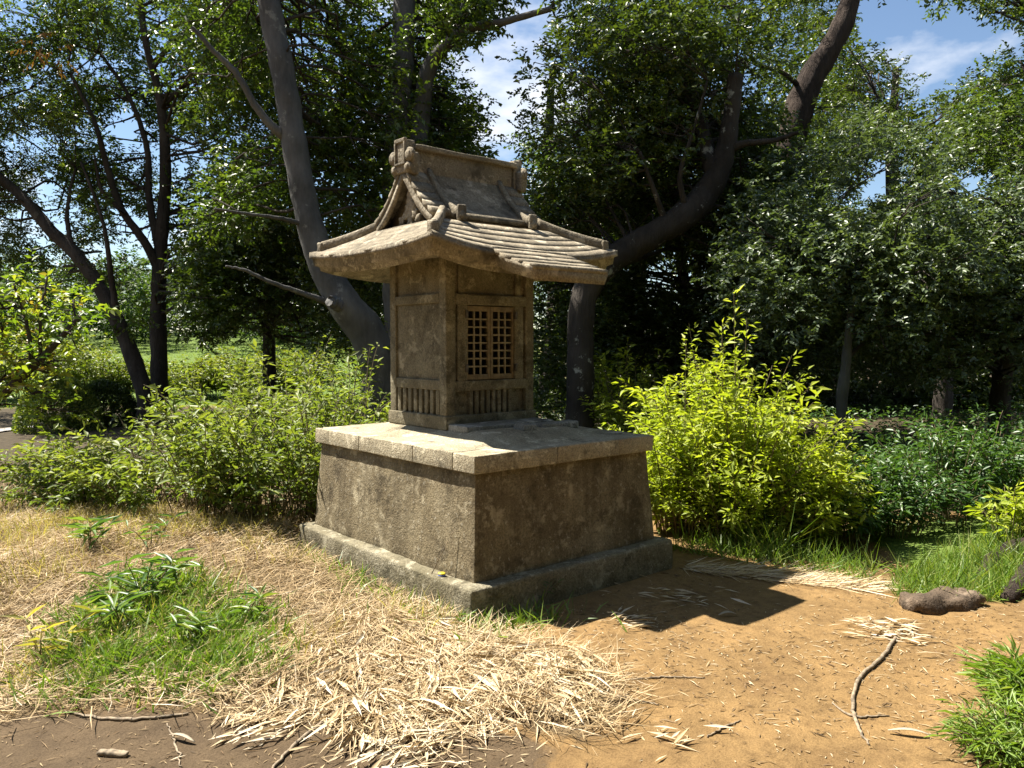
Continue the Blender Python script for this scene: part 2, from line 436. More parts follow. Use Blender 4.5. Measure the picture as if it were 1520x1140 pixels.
gd = (gp - CAM[:2]) @ FWD[:2]; gl = (gp - CAM[:2]) @ _rt[:2]
def soft(poly, w=.25):
    s = np.zeros(len(gp))
    near = (gp[:, 0] > poly[:, 0].min() - 1) & (gp[:, 0] < poly[:, 0].max() + 1) & (gp[:, 1] > poly[:, 1].min() - 1) & (gp[:, 1] < poly[:, 1].max() + 1)
    Q = gp[near]; acc = np.zeros(len(Q))
    for dx, dy in ((0, 0), (w, 0), (-w, 0), (0, w), (0, -w)): acc += in_poly(Q + [dx * .5, dy * .5], poly)
    s[near] = acc / 5; return s
lawn = sstep(15, 19, gd) * sstep(4, -1, gl)
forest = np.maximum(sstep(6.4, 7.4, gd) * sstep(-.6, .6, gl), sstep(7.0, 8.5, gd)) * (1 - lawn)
back = sstep(6.1, 6.6, gd) * sstep(-.2, -.6, gl) * (1 - sstep(8, 10, gd))
bank = sstep(2.4, 2.9, gl) * sstep(4.1, 4.6, gd) * sstep(7.2, 6.0, gd)
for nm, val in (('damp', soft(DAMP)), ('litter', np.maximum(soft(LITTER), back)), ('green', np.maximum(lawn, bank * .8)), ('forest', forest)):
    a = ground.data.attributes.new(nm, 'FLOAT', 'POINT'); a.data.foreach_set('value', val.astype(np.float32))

# pale path far on the left
pp = spline([(-160, 668), (-20, 652), (30, 646), (75, 640)], 14); L_, R_ = [], []
for k, (px, py) in enumerate(pp):
    c = on_ground(px, py); w = .55
    for lst, s in ((L_, -1), (R_, 1)):
        q = c + FWD * s * w; lst.append((q[0], q[1], height(q[0], q[1]) + .02))
path = MB(); sec = np.stack([np.array(L_), np.array(R_)], 1)
V, Q, _ = sweep(sec, closed=False); path.add(V, Q[:, ::-1])
po = path.build('path', plain_mat('path_gravel', (.42, .39, .35), .95, 0, .12, 30)); po['kind'] = 'structure'

# ------------------------------------------------------------------ plinth
FX, FY, FH = 1.688, 2.053, .193
CI, ZT, ZC = .097, .784, .8845
plinth = empty('stone_plinth', 'battered concrete plinth with overhanging cap and low footing under the little shrine', 'plinth', (FX / 2, FY / 2, 0))
off = np.array([FX / 2, FY / 2, 0])
def pl(name, lo, hi, m, parent=plinth, **k):
    V, Q = rbox(lo, hi, **k); return MB().add(V - off, Q).build(name, m, parent)
pl('footing', (0, 0, -.12), (FX, FY, FH), M['footing'], r=.022, cell=.05, jit=.009, ns=9)
def batter(V):
    t = (V[:, 2] - FH) / (ZT - FH); i = .042 * t
    V = V.copy(); c = np.array([FX / 2, FY / 2])
    for k in (0, 1):
        half = c[k] - .087; V[:, k] = c[k] + (V[:, k] - c[k]) * (half - i) / half
    return V
pl('battered_wall', (.087, .087, FH - .01), (FX - .087, FY - .087, ZT + .005), M['plinth'], r=.008, cell=.06, jit=.003, ns=7, deform=batter)
# cap: single stones with open joints round the rim, raised fill in the middle
RW = .20
def cap_stone(lo, hi): return pl('cap_stone', lo, hi, M['cap'], r=.006, cell=.06, jit=.003, ns=14)
g = .001
xs = [CI, CI + .62, CI + 1.16, FX - CI]
for a, b in zip(xs[:-1], xs[1:]):
    cap_stone((a + g, CI, ZT), (b - g, CI + RW, ZC)); cap_stone((a + g, FY - CI - RW, ZT), (b - g, FY - CI, ZC))
ys = [CI + RW, CI + .60 , CI + 1.24, FY - CI - RW]
for a, b in zip(ys[:-1], ys[1:]):
    cap_stone((CI, a + g, ZT), (CI + RW, b - g, ZC + .002)); cap_stone((FX - CI - RW, a + g, ZT), (FX - CI, b - g, ZC + .002))
ZS = .9445
def dome(V):
    V = V.copy(); top = V[:, 2] > ZC - .05
    e = np.minimum(np.minimum(V[:, 0] - CI - RW, FX - CI - RW - V[:, 0]), np.minimum(V[:, 1] - CI - RW, FY - CI - RW - V[:, 1]))
    V[top, 2] = ZC - .004 + (ZS - ZC + .004) * sstep(-.03, .26, e[top]) + .003 * noise3(V[top], 8); return V
pl('top_fill', (CI + RW - .002, CI + RW - .002, ZT + .01), (FX - CI - RW + .002, FY - CI - RW + .002, ZC), M['cap'], r=.004, cell=.04, deform=dome)

# ------------------------------------------------------------------ the little stone shrine
X0, Y0 = .848, 1.207
SX0, SX1, SY0, SY1 = .4585, 1.2377, .859, 1.5556
shrine = empty('stone_shrine', 'small weathered stone shrine with lattice doors and curved hip and gable roof on the plinth', 'shrine', (X0, Y0, ZS))
so = np.array([X0, Y0, ZS])
def sp(name, lo, hi, m=None, parent=shrine, base=so, **k):
    k.setdefault('r', .005); k.setdefault('cell', .25)
    V, Q = rbox(lo, hi, **k); return MB().add(V - base, Q).build(name, m or M['shrine'], parent)
def sw(name, secs, m, parent=shrine, smooth=False):
    mb = MB()
    for s in secs: add_sweep(mb, np.asarray(s) - so)
    return mb.build(name, m, parent, smooth)
ix = .012
x0, x1, y0, y1 = SX0 + ix, SX1 - ix, SY0 + ix, SY1 - ix
sp('base_band', (SX0, SY0, ZS - .012), (SX1, SY1, 1.022), r=.008, cell=.06, jit=.003)
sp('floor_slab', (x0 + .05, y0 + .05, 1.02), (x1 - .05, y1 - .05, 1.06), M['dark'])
PW = .075
for px_, py_ in ((x0, y0), (x1 - PW, y0), (x0, y1 - PW), (x1 - PW, y1 - PW)):
    sp('corner_post', (px_, py_, 1.018), (px_ + PW, py_ + PW, 2.06), r=.006, cell=.12, jit=.002)
# side walls (left, right, back): recessed panels, rails and slats
def side_wall(sx):
    xo = x0 if sx < 0 else x1
    def bx(name, a, b, za, zb, deep, thick=.05, **k):
        xa, xb = (xo + deep, xo + deep + thick) if sx < 0 else (xo - deep - thick, xo - deep)
        return sp(name, (xa, a, za), (xb, b, zb), **k)
    ya, yb = y0 + PW, y1 - PW
    bx('wall_panel', ya - .004, yb + .004, 1.25, 1.755, .018, jit=.0015, cell=.08)
    bx('upper_panel', ya - .004, yb + .004, 1.80, 2.06, .022)
    bx('lower_rail', ya - .002, yb + .002, 1.185, 1.252, .002, r=.006)
    bx('belt_rail', ya - .002, yb + .002, 1.752, 1.812, -.006, thick=.06, r=.006)
    bx('wall_panel', ya - .004, yb + .004, 1.018, 1.19, .034)
    n = 8; st = (yb - ya) / n
    for k in range(n): bx('slat', ya + st * (k + .22), ya + st * (k + .80), 1.02, 1.186, .006, thick=.034, r=.004)
side_wall(-1); side_wall(1)
def end_wall(sy):
    yo = y0 if sy < 0 else y1
    def bx(name, a, b, za, zb, deep, thick=.05, m=None, parent=shrine, **k):
        ya, yb = (yo + deep, yo + deep + thick) if sy < 0 else (yo - deep - thick, yo - deep)
        return sp(name, (a, ya, za), (b, yb, zb), m, parent, **k)
    xa, xb = x0 + PW, x1 - PW
    bx('belt_rail', xa - .002, xb + .002, 1.742, 1.812, -.006, thick=.06, r=.006)
    bx('upper_panel', xa - .004, xb + .004, 1.80, 2.06, .026)
    bx('lower_rail', xa - .002, xb + .002, 1.178, 1.246, -.002, thick=.07, r=.006)
    bx('wall_panel', xa - .004, xb + .004, 1.018, 1.19, .034)
    w = .11; sa, sb = xa + w, xb - w; n = 8; st = (sb - sa) / n
    for k in range(n): bx('slat', sa + st * (k + .2), sa + st * (k + .80), 1.02, 1.186, .008, thick=.032, r=.004)
    if sy > 0:
        bx('wall_panel', xa - .004, xb + .004, 1.24, 1.755, .018); return
    for xl, xr in ((xa + .022, xa + .098), (xb - .098, xb - .022)):
        bx('door_jamb', xl, xr, 1.24, 1.745, .003, r=.005, jit=.0015, cell=.1)
        bx('stud', xl + .012, xr - .012, 1.81, 2.06, .012, r=.004)
    for xl, xr in ((xa - .003, xa + .025), (xb - .025, xb + .003)): bx('wall_panel', xl, xr, 1.24, 1.75, .022)
    bx('lintel', .635, 1.061, 1.742, 1.806, -.014, thick=.03, r=.006, jit=.002, cell=.05)
    for k, xl in enumerate((.6385, .8495)):
        xr = xl + .2085; dm = (xl + xr) / 2
        door = bx('door', xl, xr, 1.247, 1.738, .018, thick=.022, m=M['wood']) if False else None
        # the leaf is a frame of stiles and rails with an open lattice
        mb = MB(); ya = yo + .016; yb = ya + .022
        for lo, hi in (((xl, ya, 1.249), (xl + .022, yb, 1.737)), ((xr - .022, ya, 1.249), (xr, yb, 1.737)),
                       ((xl + .021, ya + .001, 1.249), (xr - .021, yb - .001, 1.285)), ((xl + .021, ya + .001, 1.702), (xr - .021, yb - .001, 1.737))):
            V, Q = rbox(lo, hi, r=.003, cell=.3); mb.add(V - so, Q)
        door = mb.build('door', M['wood'], shrine)
        for j in (1, 2):
            bxm = xl + .022 + (.2085 - .044) * j / 3
            sp('lattice_bar', (bxm - .006, ya + .004, 1.28), (bxm + .006, yb - .006, 1.706), M['bar'], door, r=.002)
        for j in range(1, 8):
            zz = 1.285 + (1.702 - 1.285) * j / 8
            sp('lattice_bar', (xl + .018, ya + .007, zz - .0055), (xr - .018, yb - .009, zz + .0055), M['bar'], door, r=.002)
        for zz in (1.30, 1.655):
            hx = (xl - .012) if k == 0 else (xr - .008)
            sp('hinge', (hx, yo - .008, zz), (hx + .020, yo + .018, zz + .05), M['rust'], door, r=.003)
end_wall(-1); end_wall(1)
sp('shade_backing', (x0 + .07, y1 - .16, 1.03), (x1 - .07, y1 - .11, 2.0), M['dark'])  # added dark sheet behind the doors, shade put into its colour

# --- roof
EX0, EX1, EY0, EY1 = .071, 1.625, .455, 1.955
TX0, TX1, TY0, TY1 = .44, 1.256, .865, 1.545
SIDES = {'f': .078, 'b': .06, 'l': .036, 'r': .04}
def roofpt(side, u, t, dz=0.0):
    u = np.asarray(u, float); t = np.asarray(t, float)
    xa, xb = EX0 + (TX0 - EX0) * t, EX1 + (TX1 - EX1) * t
    ya, yb = EY0 + (TY0 - EY0) * t, EY1 + (TY1 - EY1) * t
    z = 2.120 + .185 * (.62 * t + .38 * t * t) - SIDES[side] * (1 - np.abs(u) ** 2.6) * (1 - t) ** 1.6 + dz
    h = (u + 1) / 2
    if side == 'f': x, y = xa + (xb - xa) * h, ya
    if side == 'b': x, y = xb + (xa - xb) * h, yb
    if side == 'l': x, y = xa, yb + (ya - yb) * h
    if side == 'r': x, y = xb, ya + (yb - ya) * h
    return np.stack(np.broadcast_arrays(x, y, z), -1)
US = np.linspace(-1, 1, 33)
mb = MB(); ring = []
for ins, dz in ((0, 0), (-.002, -.030), (.016, -.034), (.022, -.085), (.050, -.092), (.056, -.122)):
    row = []
    for s in 'frbl':
        P = roofpt(s, US[:-1], 0.0, dz)
        c = np.array([(EX0 + EX1) / 2, (EY0 + EY1) / 2]); hw = np.array([(EX1 - EX0) / 2, (EY1 - EY0) / 2])
        P[:, :2] = c + (P[:, :2] - c) * (hw - ins) / hw; row.append(P)
    ring.append(np.concatenate(row))
n_ = len(ring[0]); inn = ring[-1].copy()
c2 = np.array([X0, Y0]); hb = np.array([(SX1 - SX0) / 2 - .03, (SY1 - SY0) / 2 - .03])
h0 = np.array([(EX1 - EX0) / 2 - .056, (EY1 - EY0) / 2 - .056])
for k_, zz in ((.5, 2.022), (1.0, 2.045)):
    q = inn.copy(); q[:, :2] = (inn[:, :2] - c) / h0 * (h0 + (hb - h0) * k_) + c + (c2 - c) * k_; q[:, 2] = zz + (inn[:, 2] - inn[:, 2].mean()) * (1 - k_); ring.append(q)
sec = np.stack(ring, 0); sec[:, :, :] += .0022 * noise3(sec, 25)[..., None]
add_sweep(mb, sec - so, caps=True)
roof = mb.build('roof', M['roof'], shrine, False)
def rp(name, secs, m=None, smooth=False):
    mb = MB()
    for s in secs: add_sweep(mb, np.asarray(s) - so)
    return mb.build(name, m or M['roof'], roof, smooth)
def strip(side, ta, tb, step, ulo=-1.0, uhi=1.0, n=25):
    u = np.linspace(ulo, uhi, n)
    w = .0016 * noise3(np.stack([u * 6, u * 0 + ta * 31, u * 0], -1), 2.0)
    rows = [roofpt(side, u, ta, -.018), roofpt(side, u, ta, step), roofpt(side, u, tb, .003), roofpt(side, u, tb, -.018)]
    for r_ in rows[1:3]: r_[:, 2] += w
    return np.stack(rows, 1)
for s, nc, st in (('f', 6, .009), ('b', 6, .009), ('l', 6, .003), ('r', 6, .007)):
    for k in range(nc): rp('roof_course', [strip(s, k / nc - (.004 if k else .0), (k + 1) / nc + .02, st)])
# porch roof running on forward from the front slope
KX0, KX1, KY = .535, 1.161, .115
def kz(y, x=None):
    v = (EY0 - y) / (EY0 - KY)
    return np.where(v > 0, 2.056 - .120 * (1.25 * v - .25 * v * v), 2.056 + .21 * (EY0 - y) * -1.9)
yk = [.115, .205, .295, .385, .475, .53]
for k in range(5):
    ya, yb = yk[k], yk[k + 1] + .006
    xx = np.linspace(KX0, KX1, 17); o = np.ones_like(xx); bulge = .018 * np.sin(np.pi * (EY0 - ya) / (EY0 - KY)) if ya < EY0 else 0
    xr_ = X0 + (xx - X0) * (1 + bulge / .313); wv = .0018 * noise3(np.stack([xx * 7, o * ya * 40, o], -1), 2.0)
    rows = [np.stack([xr_, o * ya, o * (float(kz(ya)) - .02)], -1), np.stack([xr_, o * ya, o * (float(kz(ya)) + .008) + wv], -1),
            np.stack([xr_, o * yb, o * (float(kz(yb)) + .001) + wv], -1), np.stack([xr_, o * yb, o * (float(kz(yb)) - .03)], -1)]
    rp('roof_course', [np.stack(rows, 1)])
yy = np.linspace(KY + .002, .60, 14); sec = []
for y in yy:
    b = .018 * math.sin(math.pi * max(0, EY0 - y) / (EY0 - KY)); z = float(kz(min(y, .5)))
    xa, xb = KX0 - b, KX1 + b; dn = .085 + .02 * sstep(.2, .5, y)
    sec.append([(xa + .004, y, z - .004), (xa - .004, y, z - .022), (xa + .012, y, z - .05), (xa + .03, y, z - dn), (xb - .03, y, z - dn), (xb - .012, y, z - .05), (xb + .004, y, z - .022), (xb - .004, y, z - .004)])
rp('porch_eave', [sec])
# upper gabled roof
HZ = np.array([(0, 2.672), (.06, 2.602), (.12, 2.522), (.20, 2.43), (.28, 2.362), (.352, 2.318)])
def uz(h): return np.interp(np.abs(h), HZ[:, 0], HZ[:, 1])
GX0, GX1 = .365, 1.331
hs = np.linspace(0, .352, 15)
for sy in (-1, 1):
    sec = []
    for h in hs:
        sec.append([(GX0 + .14, Y0 + sy * h, uz(h)), (GX1 - .14, Y0 + sy * h, uz(h)), (GX1 - .14, Y0 + sy * h, uz(h) - .032), (GX0 + .14, Y0 + sy * h, uz(h) - .032)])
    rp('upper_slope', [sec])
    for xa, xb in ((GX0, GX0 + .141), (GX1 - .141, GX1)):
        hb_ = np.linspace(.05, .352, 6)
        for k in range(5):
            h0_, h1_ = hb_[k] - .004, hb_[k + 1]
            q = [[(x, Y0 + sy * h1_, uz(h1_) - .03), (x, Y0 + sy * h1_, uz(h1_) + .016), (x, Y0 + sy * (h0_ + h1_) / 2, uz((h0_ + h1_) / 2) + .010), (x, Y0 + sy * h0_, uz(h0_) + .003), (x, Y0 + sy * h0_, uz(h0_) - .03)] for x in np.linspace(xa, xb, 3)]
            rp('verge_tile', [q])
        # barge board along the gable edge
        xo = xa if xa < X0 else xb; d = 1 if xa < X0 else -1
        sec = []
        for h in np.linspace(0.0, .335, 13):
            z = uz(h + .02) - .02; w_ = .062
            sec.append([(xo + d * .004, Y0 + sy * h, z), (xo + d * .004, Y0 + sy * h, z - w_), (xo + d * .03, Y0 + sy * h, z - w_), (xo + d * .03, Y0 + sy * h, z)])
        rp('barge_board', [sec])
for xo, d in ((GX0, 1), (GX1, -1)):                      # gable walls with a carved pendant
    hh = np.linspace(-.33, .33, 15); sec = [[(xo + d * .10, Y0 + h, 2.22), (xo + d * .10, Y0 + h, uz(h) - .02), (xo + d * .14, Y0 + h, uz(h) - .02), (xo + d * .14, Y0 + h, 2.22)] for h in hh]
    gw = rp('gable_wall', [sec])
    mb = MB()
    for (dy, z, r_) in ((0, 2.47, .035), (0, 2.42, .045), (-.03, 2.38, .035), (.03, 2.38, .035), (0, 2.345, .035), (-.06, 2.34, .03), (.06, 2.34, .03), (-.10, 2.31, .028), (.10, 2.31, .028), (0, 2.30, .03)):
        V, Q = rbox((xo + d * .075 - .022, Y0 + dy - r_, z - r_), (xo + d * .075 + .022, Y0 + dy + r_, z + r_), r=r_ * .45, cell=.02, jit=.010, ns=60)
        mb.add(V - so, Q)
    mb.build('gable_carving', M['roof'], gw)
# main ridge
mb = MB(); V, Q = rbox((.43, Y0 - .05, 2.60), (1.266, Y0 + .05, 2.755), r=.004, cell=.08, jit=.002); mb.add(V - so, Q)
ridge = mb.build('main_ridge', M['roof'], roof)
V, Q = rbox((.425, Y0 - .078, 2.753), (1.30, Y0 + .078, 2.788), r=.010, cell=.05, jit=.004); MB().add(V - so, Q).build('ridge_cap', M['roof'], ridge)
def scroll(mb, c, r, ax_d):
    """a carved volute lying against the ridge end"""
    th = np.linspace(0, 2.2 * 2 * math.pi, 46); rr = r * (1 - .34 * th / 6.28 * .98)
    P = np.stack([np.full_like(th, c[0]) - .012 * ax_d * th / 8, c[1] + rr * np.cos(th), c[2] + rr * np.sin(th)], -1)
    add_sweep(mb, tube_sec(P, np.linspace(.016, .009, 46), 6) - so)
    V, Q = rbox((c[0] - .028, c[1] - r * .8, c[2] - r * .8), (c[0] + .03, c[1] + r * .8, c[2] + r * .8), r=r * .5, cell=.02); mb.add(V - so, Q)
for xo, d in ((.385, 1), (1.311, -1)):
    mb = MB(); V, Q = rbox((xo - .03, Y0 - .062, 2.60), (xo + .045, Y0 + .062, 2.812), r=.012, cell=.04, jit=.003); mb.add(V - so, Q)
    orn = mb.build('ridge_end_ornament', M['roof'], roof)
    mb = MB()
    for lo, hi in (((-.062, 2.795), (.062, 2.822)), ((-.064, 2.655), (-.046, 2.80)), ((.046, 2.655), (.064, 2.80)), ((-.064, 2.65), (.064, 2.666))):
        V, Q = rbox((xo - d * .03 - .012, Y0 + lo[0], lo[1]), (xo - d * .03 + .012, Y0 + hi[0], hi[1]), r=.005, cell=.1); mb.add(V - so, Q)
    mb.build('tablet_frame', M['roof'], orn)
    for sy in (-1, 1):
        mb = MB(); scroll(mb, (xo - d * .018, Y0 + sy * .095, 2.705), .040, d); scroll(mb, (xo - d * .018, Y0 + sy * .078, 2.628), .030, d)
        V, Q = rbox((xo - .02, Y0 + sy * .085 - .03, 2.585), (xo + .05, Y0 + sy * .085 + .03, 2.73), r=.02, cell=.03, jit=.006, ns=40); mb.add(V - so, Q)
        mb.build('scroll', M['roof'], orn)
# descending ridges and hip ridges with their end blocks
for sx in (.545, 1.151):
    for sy in (-1, 1):
        sec = []
        for h in np.linspace(.05, .395, 13):
            z = uz(min(h, .352)) - max(0, h - .352) * .55; w_ = .019; ht = .040 + .012 * sstep(.3, .395, h)
            y = Y0 + sy * h
            sec.append([(sx - w_, y, z - .02), (sx - w_, y, z + ht * .8), (sx - w_ * .4, y, z + ht), (sx + w_ * .4, y, z + ht), (sx + w_, y, z + ht * .8), (sx + w_, y, z - .02)])
        dr = rp('descending_ridge', [sec])
        y = Y0 + sy * .392; mb = MB()
        V, Q = rbox((sx - .034, min(y, y + sy * .03), 2.262), (sx + .034, max(y, y + sy * .03), 2.368), r=.012, cell=.03, jit=.004, ns=40); mb.add(V - so, Q)
        scroll(mb, (sx, y + sy * .018, 2.298), .022, 1); mb.build('ridge_stop', M['roof'], dr)
for side, sgn, name in (('f', -1, 0), ('f', 1, 1), ('b', 1, 2), ('b', -1, 3)):
    sec = []; T = np.linspace(1.0, .17, 16)
    for t in T:
        p = roofpt(side, sgn, min(t, 1.0)); q = roofpt(side, sgn, 0.0); dv = p - q; dv[2] = 0; dv = dv / (np.linalg.norm(dv) + 1e-9) if t > .02 else dv
        if t > 1: p = p + dv * (t - 1) * .6 + np.array([0, 0, .05])
        n2 = np.array([-dv[1], dv[0], 0]); w_ = .023; ht = .054 + .010 * (1 - t) ** 2
        a = [p - n2 * w_ - [0, 0, .03], p - n2 * w_ + [0, 0, ht * .75], p - n2 * w_ * .5 + [0, 0, ht], p + n2 * w_ * .5 + [0, 0, ht], p + n2 * w_ + [0, 0, ht * .75], p + n2 * w_ - [0, 0, .03]]
        sec.append(a)
    hr = rp('hip_ridge', [sec])
    e = np.array(sec[-1]).mean(0); mb = MB()
    V, Q = rbox(e - [.028, .028, .06], e + [.028, .028, .030], r=.014, cell=.03, jit=.006, ns=40); mb.add(V - so, Q); mb.build('ridge_stop', M['roof'], hr)

# step slab and block in front of the doors, bottle cap on the footing
st = MB(); V, Q = rbox((.475, .655, ZS - .018), (1.215, .857, ZS + .026), r=.008, cell=.05, jit=.005, ns=10); st.add(V, Q)
tag(st.build('step_slab', M['slab'], loc=(.845, .756, ZS)), 'flat grey stone step slab before the shrine doors', 'step')
bk = MB(); V, Q = rbox((.80, .49, ZS - .028), (.93, .60, ZS + .035), r=.02, cell=.03, jit=.01, ns=14); bk.add(V, Q)
tag(bk.build('stone_block', M['slab'], loc=(.865, .545, ZS - .02)), 'small rough stone block in front of the step slab', 'stone')
bk = MB(); V, Q = rbox((1.0, .53, ZS - .03), (1.34, .64, ZS + .022), r=.014, cell=.04, jit=.006, ns=12); bk.add(V, Q)
tag(bk.build('stone_slab', M['slab'], loc=(1.17, .585, ZS - .02)), 'long low stone slab lying beside the small block', 'stone')
capo = empty('bottle_cap', 'yellow and blue plastic bottle cap on the plinth footing', 'bottle cap', (.045, .33, FH))
th = np.linspace(0, 2 * np.pi, 24, endpoint=False)
def disc(r0, r1, za, zb): return [np.stack([r * np.cos(th), r * np.sin(th), np.full_like(th, z)], -1) for r, z in ((r0, za), (r1, za), (r1, zb), (r0, zb))]
add_sweep(mb := MB(), np.stack([np.stack([.021 * np.cos(th), .021 * np.sin(th), th * 0 + z], -1) for z in (-.004, .010)])); mb.build('cap_skirt', plain_mat('cap_blue', (.10, .14, .45), .4), capo)
add_sweep(mb := MB(), np.stack([np.stack([r * np.cos(th), r * np.sin(th), th * 0 + z], -1) for r, z in ((.0212, .008), (.0215, .013), (.019, .016))])); mb.build('cap_top', plain_mat('cap_yellow', (.62, .50, .04), .4), capo)

# ------------------------------------------------------------------ vegetation builders
GAPS = [(46, 126, 12, 8), (196, 186, 22, 26), (53, 210, 12, 10), (295, 238, 14, 8), (88, 280, 22, 10), (147, 379, 26, 12), (196, 345, 20, 20), (105, 326, 30, 8),
        (379, 190, 9, 10), (720, 100, 38, 30), (746, 165, 20, 56), (752, 250, 12, 20), (795, 25, 36, 24), (1330, 35, 56, 40), (1440, 55, 60, 36), (1388, 108, 34, 20),
        (1310, 262, 20, 14), (1440, 272, 18, 20), (1268, 292, 8, 6), (985, 408, 14, 10), (440, 70, 14, 14), (30, 30, 20, 20)]
KEEP = []            # visible stretches of trunk: px, py, depth, width in px
def pxof(P):
    v = np.asarray(P) - CAM; d = v @ _fw
    return 760 + F_PX * (v @ _rt) / d, 570 - F_PX * (v @ _up) / d, d
def clump_set(regions, gapk=.8):
    """crown clumps filled into pixel/depth regions, clear of the sky gaps and of the trunks that show"""
    C, R = [], []
    for (x0_, y0_, x1_, y1_, d0, d1, n, r0, r1) in regions:
        k = 0; tries = 0
        while k < n and tries < n * 12:
            tries += 1
            px, py, d, r = rng.uniform(x0_, x1_), rng.uniform(y0_, y1_), rng.uniform(d0, d1), rng.uniform(r0, r1)
            rp_ = r * F_PX / d; bad = False
            for gx_, gy_, ga, gb in GAPS:
                if ((px - gx_) / (ga + rp_ * gapk)) ** 2 + ((py - gy_) / (gb + rp_ * gapk)) ** 2 < 1: bad = True; break
            if not bad:
                for kx, ky, kd, kw in KEEP:
                    if py > -60 and d < kd + r * .6 and abs(px - kx) < rp_ * .85 + kw * .5 and abs(py - ky) < rp_ * .85 + 10: bad = True; break
            if bad: continue
            C.append(at(px, py, d)); R.append(r); k += 1
    return np.array(C), np.array(R)

def crown_geo(mb, C, R, L, dens=1.0, squash=.72, wid=.5, per=9, droop=.1, flat=.75, needle=False):
    n = np.maximum(3, (dens * (R / L) ** 2).astype(int)); c = np.repeat(C, n, 0); r = np.repeat(R, n)
    N = len(c); dr = unit(rng.normal(size=(N, 3))); rad = r * rng.uniform(0, 1, N) ** .42
    off_ = dr * rad[:, None]; off_[:, 2] *= squash; p = c + off_
    ax = unit(dr * .7 + rng.normal(size=(N, 3)) * .55 + [0, 0, -droop])
    tone = rng.uniform(0, 1, N) * .55 + np.repeat(rng.uniform(0, .25, len(C)), n)
    side = unit(np.cross(ax, [0, 0, 1.0]) + 1e-3)
    s = np.linspace(0, 1, per)
    P = p[:, None] + ax[:, None] * (s * L * 2.4)[None, :, None]
    sg = np.where(np.arange(per) % 2, 1.0, -1.0)[None, :, None]
    D = ax[:, None] * .55 + side[:, None] * sg * .85 + rng.normal(size=(N, per, 3)) * .33; D[..., 2] -= droop
    Nn = np.array([0, 0, flat]) + rng.normal(size=(N, per, 3)) * .5 + dr[:, None] * .25
    rnd = np.clip(tone[:, None] + rng.uniform(0, .3, (N, per)), 0, 1).ravel()
    Lr = L * rng.uniform(.65, 1.15, N * per)
    if needle:
        D = ax[:, None] * .8 + rng.normal(size=(N, per, 3)) * .7
        P = p[:, None] + 0 * P + ax[:, None] * (s * L * .5)[None, :, None]
    leaf_geo(mb, P.reshape(-1, 3), D.reshape(-1, 3), Nn.reshape(-1, 3), Lr, Lr * wid, rnd)

def trunk_pts(path):
    return np.array([np.append(at(px, py, d), .5 * w * d / F_PX) for px, py, d, w in path])

def tree(label, path, bark, leaf, L, regions, limbs=(), group=None, dens=1.0, name='tree', keep=None, wid=.5, flat=.75, gapk=.8, needle=False, squash=.72, branches=True, extra=None, thick=.86, branchy=.65):
    T = trunk_pts(path); b = T[0].copy(); b[2] = height(b[0], b[1]) - .15; b[3] *= 1.25
    T = np.vstack([b, T]); T[:, 3] *= thick; S = spline(T, 8 * len(T)); S[:, 3] = np.maximum(S[:, 3], .008)
    base = np.array([b[0], b[1], b[2] + .15])
    root = empty(name, label, 'tree', base, group)
    if keep:
        for q in S[::2]:
            x_, y_, d_ = pxof(q[:3])
            if keep[0] < y_ < keep[1]: KEEP.append((x_, y_, d_, 2 * q[3] * F_PX / d_))
    mb = MB(); add_sweep(mb, tube_sec(S[:, :3], S[:, 3] * (1 + .06 * noise3(S[:, :3], 3)), 16, .11, 8) - base)
    mb.build('trunk', bark, root)
    samp = [S]
    for lp, kp in limbs:
        Q = trunk_pts(lp); Q = spline(Q, 7 * len(Q)); Q[:, 3] = np.maximum(Q[:, 3], .004)
        Q[1:-1, :3] += .003 * rng.normal(size=(len(Q) - 2, 3)); Q[:, 3] *= .85
        mb = MB(); add_sweep(mb, tube_sec(Q[:, :3], Q[:, 3], 8, .06, 9) - base); mb.build('limb', bark, root); samp.append(Q)
        if kp:
            for q in Q[::2]:
                x_, y_, d_ = pxof(q[:3]); KEEP.append((x_, y_, d_, 2 * q[3] * F_PX / d_))
    C, R = clump_set(regions, gapk)
    if extra is not None:
        eC = np.array([at(*e[:3]) for e in extra]); eR = np.array([e[3] for e in extra])
        C = np.vstack([C, eC]) if len(C) else eC; R = np.concatenate([R, eR]) if len(R) else eR
    mb = MB(); crown_geo(mb, C - base, R, L, dens, squash, wid, flat=flat, needle=needle); mb.build('crown', leaf, root, False)
    if branches:
        A = np.vstack(samp); mb = MB()
        for c_, r_ in zip(C, R):
            dd = np.linalg.norm(A[:, :3] - c_, axis=1) + 1.2 * np.maximum(0, A[:, 2] - c_[2]); a = A[dd.argmin()]
            v = c_ - a[:3]; ln = np.linalg.norm(v)
            if ln < .15 or ln > 3.2 or rng.uniform() > branchy: continue
            k = rng.normal(size=3) * ln * .08
            P = spline([a[:3], a[:3] + v * .35 + k + [0, 0, .06 * ln], a[:3] + v * .7 - k * .5 + [0, 0, .04 * ln], c_ + v / ln * r_ * .4], 9)
            r0_ = min(a[3] * .5, .007 + .008 * ln)
            add_sweep(mb, tube_sec(P, np.linspace(r0_, .005, 9), 5) - base)
            for _ in range(3):
                e = c_ + unit(rng.normal(size=3)) * r_ * .85; add_sweep(mb, tube_sec(spline([P[5], (P[5] + e) / 2 + rng.normal(size=3) * .05, e], 5), np.linspace(.010, .003, 5), 4, ) - base)
        if mb.n: mb.build('branchwork', M['bark_dark'], root)
    return root

